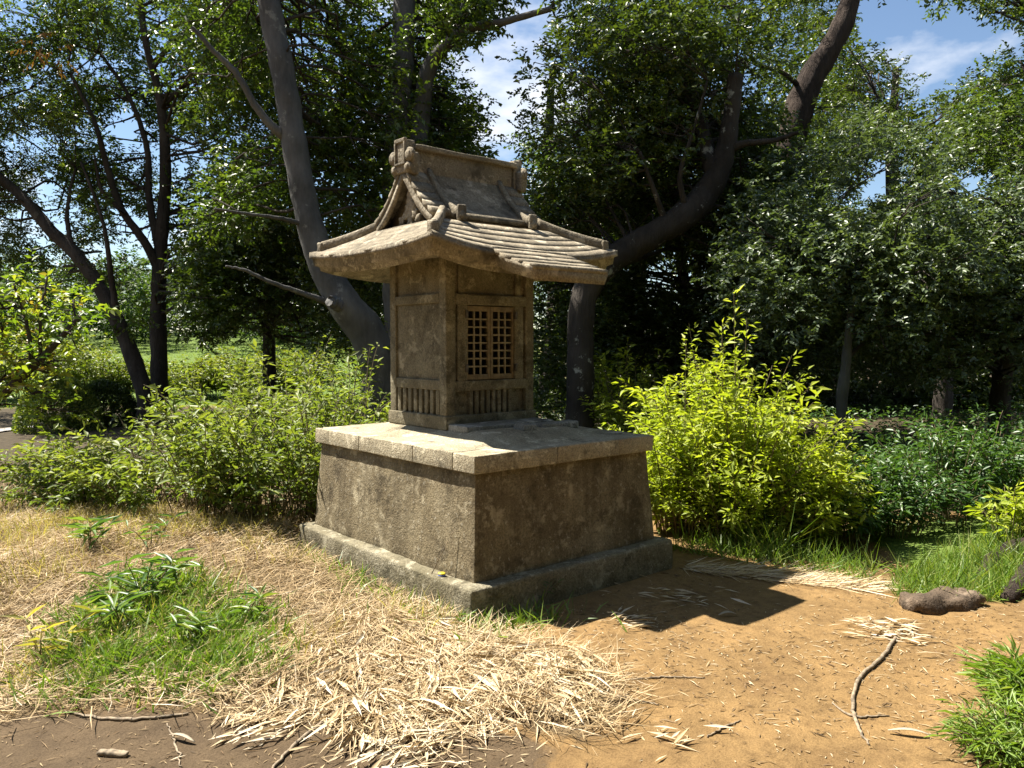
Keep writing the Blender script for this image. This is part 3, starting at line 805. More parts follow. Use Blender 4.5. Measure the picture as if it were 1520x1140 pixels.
def shrub(label, c, r, h, nst, leaf, L=.075, wid=.42, nl=34, group=None, name='shrub', lean=.35, stem=True, start=.25, cat='shrub', spread=.5, spikes=(), mixed=.0, ragged=.55):
    z0 = height(c[0], c[1]); base = np.array([c[0], c[1], float(z0)]); root = empty(name, label, cat, base, group)
    a = rng.uniform(0, 2 * np.pi, nst); q = np.sqrt(rng.uniform(0, 1, nst)); out = np.stack([np.cos(a), np.sin(a), 0 * a], -1)
    p0 = out * (q * r * spread)[:, None]; H = h * rng.uniform(ragged, 1.12, nst) * (1 - .35 * q ** 2)
    reach = (q * r * (1 - spread) + lean * r * rng.uniform(.1, 1, nst))
    t = np.linspace(0, 1, 8)
    jit = rng.normal(size=(nst, 1, 3)) * .05 * h
    P = p0[:, None] + out[:, None] * (reach[:, None] * t ** 1.6)[..., None] + np.array([0, 0, 1.0]) * (H[:, None] * (1.25 * t - .25 * t ** 3))[..., None] + jit * (t ** 2)[None, :, None]
    for sx_, sy_, sh in spikes:
        e = np.array([sx_, sy_, sh]); P = np.concatenate([P, (e * t[:, None] + [[0, 0, 0]])[None]]); 
    ns = len(P)
    if stem:
        mb = MB()
        for k in range(ns): add_sweep(mb, tube_sec(P[k], np.linspace(.006, .002, 8), 4), caps=False)
        mb.build('stems', M['stem'], root)
    u = start + (1 - start) * rng.uniform(0, 1, (ns, nl)) ** .8
    f = u * 7; i = np.minimum(f.astype(int), 6); fr = (f - i)[..., None]; k = np.arange(ns)[:, None]
    B = P[k, i] * (1 - fr) + P[k, i + 1] * fr; tan = unit(P[k, i + 1] - P[k, i])
    az = unit(rng.normal(size=(ns, nl, 3)) * [1, 1, .45])
    D = az * .9 + tan * .45 + [0, 0, -.12]
    B = B + az * (rng.uniform(0, .9, (ns, nl, 1)) * L)
    Nn = np.array([0, 0, .9]) + rng.normal(size=(ns, nl, 3)) * .45
    hz = (B[..., 2] / (h + 1e-6))
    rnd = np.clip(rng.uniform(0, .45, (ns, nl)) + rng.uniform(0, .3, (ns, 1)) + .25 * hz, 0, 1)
    Lr = (L * rng.uniform(.55, 1.15, (ns, nl)) * np.where(rng.uniform(0, 1, (ns, 1)) < mixed, 1.5, 1.0)).ravel()
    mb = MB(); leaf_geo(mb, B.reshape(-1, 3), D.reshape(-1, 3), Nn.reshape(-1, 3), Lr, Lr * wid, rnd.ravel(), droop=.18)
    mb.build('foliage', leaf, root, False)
    return root
def gp_(px, py): return on_ground(px, py)[:2]

# ------------------------------------------------------------------ trees
tree('grey smooth-barked tree leaning left behind the shrine, with pale dead side branches',
     [(566, 560, 9.2, 66), (548, 500, 9.1, 62), (515, 455, 9, 58), (482, 400, 9, 48), (457, 320, 9, 44), (438, 220, 9, 42), (426, 140, 9, 40), (406, 40, 9, 38), (385, -80, 9, 33), (352, -260, 9, 22)],
     M['bark_grey'], M['leaf_mid'], .085,
     [(140, -420, 520, -20, 9, 12, 20, .5, .85), (280, -10, 600, 330, 9.6, 13, 120, .32, .6)], keep=(-40, 480),
     limbs=[([(428, 205, 9, 22), (405, 188, 8.9, 16), (378, 155, 8.8, 13), (352, 110, 8.7, 11), (320, 78, 8.6, 9), (285, 40, 8.5, 7)], True),
            ([(462, 338, 9, 12), (420, 325, 8.8, 8), (370, 318, 8.6, 6), (318, 310, 8.4, 4)], True),
            ([(500, 452, 9, 16), (455, 437, 8.8, 10), (405, 420, 8.6, 8), (365, 402, 8.5, 6), (335, 395, 8.4, 4)], True),
            ([(508, 455, 8.9, 30), (496, 450, 8.8, 24), (490, 447, 8.75, 20)], True)])
tree('straight grey trunk tree rising directly behind the shrine roof',
     [(598, 600, 10.6, 50), (590, 480, 10.5, 46), (586, 380, 10.5, 46), (588, 250, 10.5, 46), (596, 120, 10.5, 38), (600, 0, 10.5, 37), (606, -150, 10.5, 31), (615, -350, 10.5, 20)],
     M['bark_grey'], M['leaf_mid'], .085,
     [(470, -420, 860, -30, 9.6, 13, 20, .5, .85), (625, 60, 745, 260, 10.2, 13, 60, .3, .5), (480, -20, 640, 330, 11.0, 13.5, 46, .35, .6), (640, -30, 860, 60, 9.5, 12, 36, .25, .45)], keep=(-40, 430),
     limbs=[([(598, 300, 10.5, 40), (618, 230, 10.4, 34), (626, 170, 10.4, 32), (634, 110, 10.3, 28), (655, 75, 10.2, 22), (690, 45, 10, 18), (750, 32, 9.8, 13), (820, 12, 9.6, 9)], False),
            ([(665, 68, 10.1, 10), (685, 15, 10, 8), (700, -40, 9.9, 6)], False)])
tree('big dark tree with crooked trunk bent to the right and lichen patches at its foot',
     [(862, 560, 9.4, 46), (862, 500, 9.4, 44), (868, 440, 9.4, 46), (890, 402, 9.4, 46), (940, 365, 9.5, 47), (1000, 331, 9.5, 48), (1048, 288, 9.6, 45), (1072, 240, 9.6, 36), (1085, 175, 9.6, 30), (1092, 112, 9.6, 27)],
     M['bark_lichen'], M['leaf_oak'], .08,
     [(750, -20, 1130, 330, 9.0, 12.5, 185, .3, .55), (640, -420, 920, -10, 9, 13, 14, .5, .85), (900, 180, 1180, 430, 9.8, 12.5, 64, .3, .5)], keep=(190, 470),
     limbs=[([(1060, 262, 9.6, 30), (1030, 150, 10, 22), (1000, 30, 10.4, 18), (960, -120, 10.6, 14), (940, -300, 10.8, 10)], False), ([(1076, 222, 9.6, 20), (1110, 212, 9.5, 13), (1150, 208, 9.4, 10), (1185, 196, 9.3, 7)], True),
            ([(1020, 318, 9.5, 14), (1010, 260, 9.3, 9), (1030, 190, 9.2, 6), (1050, 120, 9.1, 4)], False),
            ([(990, 335, 9.5, 14), (970, 280, 9.3, 9), (950, 225, 9.2, 6)], False)])
tree('tall pine with reddish bark and airy tufts of needles, right of the crooked tree',
     [(1140, 560, 13, 44), (1160, 320, 13, 46), (1178, 195, 13, 50), (1200, 125, 13, 46), (1238, 62, 13, 38), (1262, 0, 13, 33), (1276, -120, 13, 28), (1270, -260, 13, 20)],
     M['bark_pine'], M['needle'], .13, [(1000, -260, 1420, 0, 11.5, 14.5, 12, .4, .7)], keep=(-10, 190), wid=.05, needle=True, dens=2.6,
     extra=[(1040, 20, 12.6, .5), (1090, 40, 12.6, .4), (1130, 105, 12.6, .35), (1165, 95, 12.6, .3), (1190, 40, 12.8, .4), (1210, 190, 12.8, .35), (1230, 160, 12.8, .35), (1000, 10, 12.5, .45)],
     limbs=[([(1195, 140, 13, 12), (1165, 110, 12.8, 8), (1120, 95, 12.6, 6)], False), ([(1175, 200, 13, 10), (1150, 170, 12.8, 6), (1120, 160, 12.6, 4)], False)])
tree('dark upright tree with steep black branches left of the grey trees',
     [(237, 600, 14, 30), (236, 540, 14, 28), (235, 450, 14, 26), (240, 350, 14, 22), (246, 250, 14, 19), (238, 150, 14, 15), (216, 60, 14, 12), (200, -60, 14, 10)],
     M['bark_dark'], M['leaf_mid'], .085,
     [(20, -420, 420, 0, 12, 16, 24, .55, .95), (-20, -10, 440, 170, 12, 16, 120, .35, .65), (240, 150, 440, 420, 12.2, 16, 80, .35, .6), (185, 385, 340, 480, 11.5, 13.5, 34, .28, .45), (80, 150, 260, 350, 12.6, 16, 64, .22, .4)], keep=(60, 520),
     branchy=.35, limbs=[([(236, 400, 14, 18), (215, 360, 13.8, 15), (180, 310, 13.6, 13), (160, 250, 13.4, 11), (140, 180, 13.2, 8), (105, 110, 13, 6)], True),
            ([(238, 380, 14, 14), (222, 300, 14, 12), (218, 220, 14, 10), (190, 140, 14, 7), (150, 80, 14, 5)], True),
            ([(186, 318, 13.6, 9), (168, 300, 13.5, 8), (150, 280, 13.3, 6), (140, 230, 13.2, 4)], False)], gapk=.45)
tree('slanting dark tree with fine layered leaves beside the pale path',
     [(215, 590, 13, 30), (200, 540, 13, 28), (176, 480, 13, 26), (150, 430, 13, 24), (116, 381, 13, 22), (76, 342, 13, 20), (30, 290, 13, 16), (-40, 230, 13, 13)],
     M['bark_dark'], M['leaf_oak'], .07,
     [(-200, -300, 110, 60, 12, 16, 26, .5, .9), (-120, 40, 210, 300, 12, 16, 130, .26, .48), (-120, 290, 190, 430, 12.5, 16, 80, .24, .4)], keep=(300, 560),
     branchy=.3, limbs=[([(110, 376, 13, 10), (100, 330, 13, 8), (103, 290, 13, 6), (112, 250, 13, 4)], True), ([(176, 480, 13, 13), (166, 420, 12.8, 10), (160, 370, 12.6, 8), (150, 320, 12.5, 6), (120, 240, 12.4, 4)], True)], squash=.4, gapk=.45)
tree('slim pale tree with sunlit yellow-green leaves beside the right end of the roof',
     [(868, 520, 12, 14), (866, 390, 12, 11), (864, 300, 12, 10), (872, 210, 12, 8), (880, 120, 12, 6)],
     M['bark_grey'], M['leaf_mid'], .075, [(755, 205, 1000, 420, 11.6, 14, 80, .28, .46)], keep=(240, 390))
tree('small pale-stemmed evergreen with glossy leaves growing from the dark undergrowth',
     [(1258, 700, 8.4, 22), (1256, 660, 8.4, 20), (1249, 600, 8.4, 18), (1254, 556, 8.4, 17), (1260, 490, 8.5, 13), (1266, 430, 8.6, 8)],
     M['bark_grey'], M['leaf_silver'], .065, [(1110, 190, 1420, 440, 7.9, 11, 140, .28, .46), (1060, 380, 1440, 560, 7.9, 11.5, 90, .26, .42)], keep=(575, 720), branchy=.12)
tree('round-crowned evergreen on a thicker dark trunk at the forest edge',
     [(1484, 640, 10.5, 36), (1484, 600, 10.5, 33), (1489, 545, 10.5, 30), (1497, 440, 10.5, 24), (1500, 330, 10.5, 16)],
     M['bark_dark'], M['leaf_silver'], .07, [(1300, 320, 1640, 545, 8.4, 10.8, 130, .28, .46), (1340, 240, 1640, 345, 9, 11, 40, .25, .4)], keep=(560, 680))
tree('tall bluish-green tree standing behind the round-crowned evergreen',
     [(1400, 560, 15, 30), (1395, 420, 15, 26), (1392, 340, 15, 18), (1388, 270, 15, 10)],
     M['bark_dark'], M['leaf_oak'], .085, [(1220, 30, 1500, 350, 13, 17, 120, .3, .55), (1280, -350, 1600, -20, 13, 17, 8, .5, .9)], gapk=.75,
     limbs=[([(1390, 300, 15, 12), (1340, 200, 14.8, 9), (1300, 140, 14.6, 5)], False)])
tree('spreading tree with feathery branch tips over the right-hand sky gap',
     [(1560, 600, 12, 36), (1555, 400, 12, 30), (1545, 200, 12, 22), (1530, 40, 12, 16), (1500, -100, 12, 10)],
     M['bark_dark'], M['leaf_mid'], .08, [(1430, 80, 1640, 340, 11, 13.5, 60, .28, .46), (1380, -60, 1640, 70, 11, 13, 34, .22, .4), (1400, -350, 1700, -80, 10, 13, 8, .5, .8)], gapk=.75)
tree('dense dark evergreen filling the shade between the crooked tree and the bright bush',
     [(1030, 560, 13, 26), (1020, 460, 13, 22), (1010, 380, 13, 16), (1000, 300, 13, 10)],
     M['bark_dark'], M['leaf_oak'], .085, [(880, 320, 1280, 560, 11.0, 14.5, 130, .35, .55), (780, 400, 960, 620, 10.8, 13.5, 80, .3, .45), (880, 340, 1060, 480, 11, 14, 30, .35, .5)])
tree('leafy evergreen screening the ground behind the leaning grey tree',
     [(400, 560, 15, 24), (400, 440, 15, 20), (410, 330, 15, 12)],
     M['bark_dark'], M['leaf_oak'], .09, [(270, 310, 590, 490, 12, 16, 130, .35, .55), (470, 380, 600, 520, 10.6, 13, 40, .28, .45)])
for k, (x, lab) in enumerate(((820, 'far forest tree standing beyond the shrine roof'), (1080, 'far forest tree standing beyond the pine'), (1330, 'far forest tree standing beyond the glossy evergreen'), (1580, 'far forest tree standing beyond the round-crowned evergreen'))):
    tree(lab, [(x, 540, 20, 40), (x + 8, 420, 20, 34), (x - 6, 250, 20, 22), (x, 100, 20, 10)], M['bark_dark'], M['leaf_oak'], .165,
         [(x - 190, 190, x + 190, 660, 17, 24, 80, .9, 1.5), (x - 190, -150, x + 190, 200, 18, 24, 26, .8, 1.4)], group='far forest trees', gapk=.9, branches=False)
for x, lab in ((60, 'distant park tree beyond the lawn on the path side'), (330, 'distant park tree beyond the clipped hedges'), (560, 'distant park tree hidden behind the leaning grey trunk')):
    tree(lab, [(x, 470, 38, 12), (x, 430, 38, 10), (x + 4, 380, 38, 6)], M['bark_dark'], M['leaf_far'], .26,
         [(x - 170, 400, x + 170, 490, 30, 44, 60, 1.0, 1.8)], group='distant park trees', branches=False, gapk=.5)
# unseen trees added behind and beside the camera to cut sky fill on shaded faces
TB = 'unseen trees added behind the viewpoint to block sky light'
first = None
for k, (ang, dist, hh) in enumerate(((88, 9.5, 10), (115, 8.0, 9), (145, 8.5, 10), (172, 9.0, 9), (200, 8.5, 10), (228, 10.0, 9))):
    an = math.radians(ang); dv = FWD * math.cos(an) + np.array([_rt[0], _rt[1], 0]) * math.sin(an)
    p = np.array([0, -1.6, 0]) + dv * dist; p[2] = float(height(p[0], p[1]))
    if first is None:
        first = r_ = empty('tree', 'unseen broad evergreen added to block sky light from the open side', 'tree', p, TB)
        S = spline([[0, 0, -.15, .22], [.1, 0, 1.5, .18], [0, .1, 3.5, .14], [.1, .1, 6, .07]], 20); add_sweep(mb := MB(), tube_sec(S[:, :3], S[:, 3], 10, .08, 6)); mb.build('trunk', M['bark_dark'], r_)
        c_ = rng.uniform([-1.9, -1.9, 1.0], [1.9, 1.9, 8.8], (60, 3)); crown_geo(mb := MB(), c_, rng.uniform(.8, 1.3, 60), .24, 1.4, .8); mb.build('crown', M['leaf_oak'], r_, False)
    else:
        r_ = first.copy(); COL.objects.link(r_); r_.location = tuple(p); r_.rotation_euler = (0, 0, k * 1.3)
        for ch in first.children: q_ = ch.copy(); COL.objects.link(q_); q_.parent = r_
# big trunk just outside the right edge, with its root flare in view
bt = on_ground(1580, 868)
root = tree('thick rough-barked tree with spreading roots on the grassy bank', [(1578, 840, 5.0, 118), (1582, 790, 5.0, 104), (1592, 700, 5.0, 100), (1620, 560, 5.0, 96), (1670, 250, 5.0, 88), (1760, -250, 5.0, 70), (1850, -800, 5.2, 50)],
            M['bark_pine'], M['leaf_mid'], .09, [(1800, -1500, 2500, -700, 4.6, 7, 16, .5, .8)])
bl = np.array(root.location)
for pts in ([(1545, 850, .10), (1510, 845, .075), (1480, 850, .06), (1455, 868, .04)], [(1550, 865, .09), (1525, 880, .07), (1495, 905, .04)]):
    P = []
    for px, py, r in pts:
        q = on_ground(px, py); P.append([q[0], q[1], height(q[0], q[1]) + r * .35, r])
    P = spline(P, 16); mb = MB(); add_sweep(mb, tube_sec(P[:, :3], P[:, 3], 10, .18, 12) - bl); mb.build('root', M['bark_pine'], root)

# sapling with yellowing leaves
tree('sapling with bright yellow-green and browning leaves at the path side', [(-22, 620, 7.4, 20), (10, 580, 7.3, 17), (48, 545, 7.2, 14), (78, 515, 7.2, 11), (118, 470, 7.2, 8)], M['bark_dark'], M['leaf_sapling'], .085,
     [(-60, 410, 160, 500, 6.9, 7.8, 26, .14, .24), (-60, 490, 90, 610, 6.9, 7.8, 16, .14, .24)], dens=1.15, gapk=.3,
     limbs=[([(48, 545, 7.2, 8), (40, 480, 7.2, 6), (20, 420, 7.2, 4)], False), ([(60, 530, 7.2, 7), (60, 470, 7.1, 5), (70, 410, 7.1, 3)], False)])

dt = [o for o in bpy.data.objects if o.get('label', '').startswith('dark upright tree')][0]
mb = MB(); c_ = np.array([at(62, 62, 12), at(40, 75, 12.1), at(85, 85, 12.1)]) - np.array(dt.location); crown_geo(mb, c_, np.array([.26, .2, .2]), .09, .9, .9, .35, droop=.7)
q_ = mb.build('withered_leaves', M['leaf_dead'], dt, False); q_['label'] = 'withered red-brown leaf bunch'
# ------------------------------------------------------------------ shrubs
LB = 'leafy shrubs along the left of the plinth'
for (px, py, r, h, n, lab) in ((520, 750, .50, 1.42, 70, 'tall leafy shrub touching the back left corner of the plinth'), (465, 785, .42, 1.10, 64, 'leafy shrub beside the left face of the plinth, casting shade on it'),
                               (395, 785, .55, 1.15, 70, 'wide leafy shrub with brown stems in the middle of the left thicket'), (305, 782, .6, 1.02, 66, 'arching leafy shrub on the straw side of the left thicket'),
                               (215, 768, .6, .80, 56, 'lower leafy shrub at the outer end of the left thicket'), (130, 755, .6, .55, 44, 'low straggling shrub between straw and round clipped bush'),
                               (80, 725, .45, .42, 44, 'short weedy shrub at the straw edge by the path'), (430, 715, .6, 1.35, 80, 'taller shrub in the second row of the left thicket'), (330, 705, .6, 1.18, 70, 'shrub with drooping leaves behind the arching shrub'),
                               (590, 690, .6, 1.75, 80, 'tall shrub standing directly behind the shrine plinth on the left')):
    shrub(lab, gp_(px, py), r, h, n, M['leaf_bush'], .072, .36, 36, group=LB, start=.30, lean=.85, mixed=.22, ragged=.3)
RB = 'bright shrubs along the right of the plinth'
for (px, py, r, h, n, spk, lab) in ((1095, 800, .62, 1.30, 120, ((.05, .1, 1.92), (.0, -.05, 1.7), (-.1, .1, 1.6)), 'bright yellow-green shrub with a tall leafy spike right of the plinth'),
                                   (1015, 785, .5, 1.22, 100, ((.0, .0, 1.55),), 'bright shrub touching the right end of the plinth'), (1185, 805, .42, .9, 80, (), 'lower bright shrub at the shady side of the spiked one'),
                                   (930, 690, .60, 1.38, 70, ((0, 0, 1.6),), 'bright shrub behind the back right corner of the plinth'), (1060, 735, .60, 1.40, 90, ((.1, 0, 1.75), (-.3, .1, 1.72)), 'bright shrub in the second row behind the spiked one')):
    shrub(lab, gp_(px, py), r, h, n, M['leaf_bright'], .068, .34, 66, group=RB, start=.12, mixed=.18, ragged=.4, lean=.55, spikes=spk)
UG = 'dark green undergrowth shrubs in the shade'
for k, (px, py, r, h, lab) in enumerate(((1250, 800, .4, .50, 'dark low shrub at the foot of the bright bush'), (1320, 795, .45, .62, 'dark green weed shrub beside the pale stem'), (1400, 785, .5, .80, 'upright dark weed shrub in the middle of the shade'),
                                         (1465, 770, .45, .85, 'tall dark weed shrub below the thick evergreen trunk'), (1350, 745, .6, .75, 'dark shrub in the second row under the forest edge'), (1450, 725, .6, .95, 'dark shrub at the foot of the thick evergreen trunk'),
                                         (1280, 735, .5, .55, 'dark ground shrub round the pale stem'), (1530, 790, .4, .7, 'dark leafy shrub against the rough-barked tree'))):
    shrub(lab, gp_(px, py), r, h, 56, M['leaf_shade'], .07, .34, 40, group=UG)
for px, py, r, h, lab in ((280, 600, .9, 1.0, 'yellow-green hedge bush in front of the distant trees'), (360, 600, 1.0, 1.15, 'round hedge bush beside the yellow-green one'), (440, 605, 1.0, 1.2, 'hedge bush nearest the leaning grey trunk'), (200, 590, .9, .7, 'small hedge bush between the two dark trunks'), (60, 600, 1.1, 1.5, 'tall hedge bush behind the round clipped shrub'), (130, 592, 1.1, 1.3, 'hedge bush between clipped shrub and slanting trunk'), (-30, 606, 1.1, 1.6, 'tall hedge bush behind the sapling')):
    shrub(lab, gp_(px, py), r, h, 90, M['hedge'], .11, .5, 46, group='hedge bushes in the park')
def ball(label, px, py, r, h, leaf, n=9000):
    c = gp_(px, py); base = np.array([c[0], c[1], float(height(c[0], c[1]))]); root = empty('clipped_shrub', label, 'shrub', base)
    d = unit(rng.normal(size=(n, 3))); d[:, 2] = np.abs(d[:, 2]) * 1.0; P = d * [r, r, h] * (rng.uniform(.72, 1.0, n) ** .5 * (1 + .05 * noise3(d, 4)))[:, None]
    mb = MB(); leaf_geo(mb, P, d + rng.normal(size=(n, 3)) * .6, d * .6 + rng.normal(size=(n, 3)) * .5, .05, .026, rng.uniform(0, 1, n)); mb.build('foliage', leaf, root, False)
    mb = MB()
    for k in range(9):
        e = unit(rng.normal(size=3) * [1, 1, .4] + [0, 0, .9]) * [r, r, h] * .8; add_sweep(mb, tube_sec(spline([[0, 0, -.05], e * .4, e], 6), np.linspace(.03, .008, 6), 5))
    mb.build('stems', M['stem'], root)
ball('round clipped shrub beside the pale path', 88, 648, .62, .85, M['leaf_bush'])
ball('second clipped shrub in the shade of the slanting tree', 155, 640, .55, .75, M['leaf_oak'])

# ------------------------------------------------------------------ grass, straw and litter
def gz3(P2, dz=0.0): return np.column_stack([P2, height(P2[:, 0], P2[:, 1]) + dz])
def stuff(mb, name, m, label, cat):
    o = mb.build(name, m, None, False); return tag(o, label, cat, kind='stuff')
P2 = sample_poly(LITTER, 42000); P2 = P2 + rng.normal(size=P2.shape) * .07; P2 = P2[outside_plinth(P2, .01)]; n = len(P2)
a = rng.normal(.2, 1.1, n) + noise3(np.column_stack([P2, 0 * P2[:, 0]]), .9) * 1.5 - YAW
D = np.stack([np.cos(a), np.sin(a), rng.normal(.10, .24, n)], -1)
mb = MB(); blade_geo(mb, gz3(P2, rng.uniform(.004, .05, n)), D, rng.uniform(.04, .22, n), rng.uniform(.0015, .005, n), rng.normal(size=(n, 3)) * [.03, .03, .014], np.clip(rng.normal(.42, .22, n) + .22 * noise3(np.column_stack([P2, 0 * P2[:, 0]]), 2.2), 0, 1), True)
stuff(mb, 'dry_straw', M['straw'], 'pale dry straw of cut bamboo grass matted over the ground left of the plinth', 'straw')
P2 = sample_poly(poly_px([(-60, 735), (470, 790), (690, 925), (640, 960), (420, 1000), (100, 1030), (-60, 1030)]), 16000); P2 = P2[outside_plinth(P2, .01)]; n = len(P2)
keep_ = noise3(np.column_stack([P2, 0 * P2[:, 0]]), 2.6) + rng.normal(0, .35, n) > .25; P2 = P2[keep_]; n = len(P2)
mb = MB(); blade_geo(mb, gz3(P2), np.stack([rng.normal(0, .45, n), rng.normal(0, .45, n), np.ones(n)], -1), rng.uniform(.06, .2, n), rng.uniform(.003, .006, n), rng.normal(size=(n, 3)) * [.04, .04, .01] - [0, 0, .02], rng.uniform(.3, 1, n))
stuff(mb, 'standing_grass', leaf_mat('grass_yellowing', G((.16, .17, .04), (.27, .25, .08), (.40, .33, .15), (.46, .38, .2)), .6, .3, .25), 'thin yellowing grass standing up through the straw', 'grass')
FAN = poly_px([(450, 930), (600, 915), (690, 945), (790, 970), (880, 1005), (895, 1040), (860, 1090), (760, 1070), (640, 1100), (560, 1110), (510, 1060), (420, 1040)])
fc = gp_(540, 915); hd = sample_poly(FAN, 110); P2 = []; A_ = []
for q in hd:
    v = q - fc; m_ = int(rng.integers(10, 30)); th_ = math.atan2(v[1], v[0]) + rng.normal(0, .45)
    P2.append(q + rng.normal(size=(m_, 2)) * .055); A_.append(rng.normal(th_, .30, m_))
P2 = np.concatenate(P2); a = np.concatenate(A_); k_ = outside_plinth(P2, .12); P2 = P2[k_]; a = a[k_]; n = len(P2)
D = np.stack([np.cos(a), np.sin(a), rng.normal(-.02, .12, n)], -1)
mb = MB(); Lr = rng.uniform(.07, .22, n); leaf_geo(mb, gz3(P2, rng.uniform(.008, .055, n)), D, np.array([0, 0, 1.0]) + rng.normal(size=(n, 3)) * .5, Lr, Lr * rng.uniform(.05, .105, n), np.clip(rng.normal(.5, .3, n), 0, 1), .15, .08)
stuff(mb, 'bamboo_leaf_litter', M['dryleaf'], 'fan of pale dry bamboo leaves spread before the front corner of the plinth', 'leaf litter')
DIRT = poly_px([(700, 935), (1000, 830), (1300, 850), (1540, 880), (1540, 1150), (300, 1200), (500, 1090), (880, 1110)])
P2 = sample_poly(DIRT, 9000); P2 = P2[noise3(np.column_stack([P2, 0 * P2[:, 0]]), 1.7) + rng.normal(0, .5, len(P2)) > .3]; n = len(P2); P2 = P2[outside_plinth(P2, .02)]; n = len(P2); a = rng.uniform(0, 6.28, n)
mb = MB(); Lr = rng.gamma(2, .012, n) + .006; leaf_geo(mb, gz3(P2, .004), np.stack([np.cos(a), np.sin(a), rng.normal(0, .05, n)], -1), np.array([0, 0, 1.0]) + rng.normal(size=(n, 3)) * .3, Lr, np.minimum(.006, Lr * rng.uniform(.08, .4, n)), rng.uniform(0, 1, n), .2, .05)
P2 = sample_poly(poly_px([(-60, 1030), (300, 1040), (560, 1090), (800, 1110), (760, 1200), (-60, 1200)]), 800); n = len(P2); a = rng.uniform(0, 6.28, n); Lr = rng.gamma(2, .012, n) + .006
leaf_geo(mb, gz3(P2, .004), np.stack([np.cos(a), np.sin(a), rng.normal(0, .05, n)], -1), np.array([0, 0, 1.0]) + rng.normal(size=(n, 3)) * .3, Lr, np.minimum(.004, Lr * .2), rng.uniform(0, .8, n), .2, .05)
stuff(mb, 'soil_debris', M['debris'], 'tiny twigs and leaf scraps scattered over the bare soil', 'debris')
mb = MB()
for poly, n in (([(110, 945), (200, 880), (310, 885), (385, 930), (395, 1010), (260, 1030), (110, 1010)], 9500), ([(60, 1000), (130, 950), (150, 1020), (80, 1050)], 500), ([(460, 800), (560, 850), (700, 935), (660, 935), (520, 870)], 900), ([(640, 905), (700, 935), (860, 905), (800, 925), (720, 950)], 260)):
    P2 = sample_poly(poly_px(poly), n); P2 = P2 + rng.normal(size=P2.shape) * .10; P2 = P2[outside_plinth(P2, .005) & (noise3(np.column_stack([P2, 0 * P2[:, 0]]), 4.0) + rng.normal(0, .5, len(P2)) > -.35)]; n = len(P2)
    blade_geo(mb, gz3(P2), np.stack([rng.normal(0, .5, n), rng.normal(0, .5, n), np.ones(n)], -1), rng.uniform(.06, .18, n), rng.uniform(.005, .012, n), rng.normal(size=(n, 3)) * [.05, .05, .01] - [0, 0, .025], rng.uniform(0, .85, n))
stuff(mb, 'green_grass', M['grass'], 'patch of fresh green grass in the straw', 'grass')
mb = MB()
for poly, n, hh in (([(1325, 862), (1380, 840), (1540, 810), (1560, 895), (1450, 905), (1330, 892)], 5200, .12), ([(985, 812), (1060, 800), (1200, 815), (1310, 840), (1290, 868), (1180, 848), (1060, 828)], 1300, .14), ([(1100, 805), (1160, 805), (1170, 835), (1110, 830)], 400, .26)):
    P2 = sample_poly(poly_px(poly), n); P2 = P2[outside_plinth(P2, .02)]; n = len(P2)
    blade_geo(mb, gz3(P2), np.stack([rng.normal(0, .5, n), rng.normal(0, .5, n), np.ones(n)], -1), hh * rng.uniform(.5, 1.2, n), rng.uniform(.004, .008, n), rng.normal(size=(n, 3)) * hh * .5 - [0, 0, .15 * hh], rng.uniform(0, 1, n))
stuff(mb, 'bank_grass', M['grass'], 'green grass along the far edge of the bare soil and on the root bank', 'grass')
P2 = sample_poly(poly_px([(1020, 835), (1180, 850), (1310, 868), (1300, 885), (1150, 868), (1010, 848)]), 900); n = len(P2); a = rng.normal(-.9, .5, n)
mb = MB(); blade_geo(mb, gz3(P2, .01), np.stack([np.cos(a), np.sin(a), rng.normal(.06, .1, n)], -1), rng.uniform(.08, .26, n), rng.uniform(.003, .007, n), rng.normal(size=(n, 3)) * .02, rng.uniform(.3, 1, n), True)
stuff(mb, 'edge_straw', M['straw'], 'strip of pale straw between the bare soil and the bright bush', 'straw')
# lawn far behind
lw = rng.uniform([16, -26], [34, 1], (16000, 2)); P2 = CAM[:2] + lw[:, :1] * FWD[:2] + lw[:, 1:] * _rt[:2]; n = len(P2)
mb = MB(); blade_geo(mb, gz3(P2), np.stack([rng.normal(0, .4, n), rng.normal(0, .4, n), np.ones(n)], -1), rng.uniform(.05, .14, n), .02, rng.normal(size=(n, 3)) * .03, rng.uniform(0, 1, n)); stuff(mb, 'lawn_grass', M['grass'], 'sunlit lawn behind the left trees', 'grass')
# forest floor leaves on the right
lw = rng.uniform([6.6, -1], [16, 12], (9000, 2)); P2 = CAM[:2] + lw[:, :1] * FWD[:2] + lw[:, 1:] * _rt[:2]; P2 = P2[outside_plinth(P2, .02)]; n = len(P2); a = rng.uniform(0, 6.28, n)
mb = MB(); leaf_geo(mb, gz3(P2, rng.uniform(0, .25, n)), np.stack([np.cos(a), np.sin(a), rng.normal(.3, .4, n)], -1), np.array([0, 0, 1.0]) + rng.normal(size=(n, 3)) * .4, .09, .04, rng.uniform(0, 1, n)); stuff(mb, 'ground_cover', M['leaf_shade'], 'low dark ground cover leaves under the forest trees', 'ground cover')

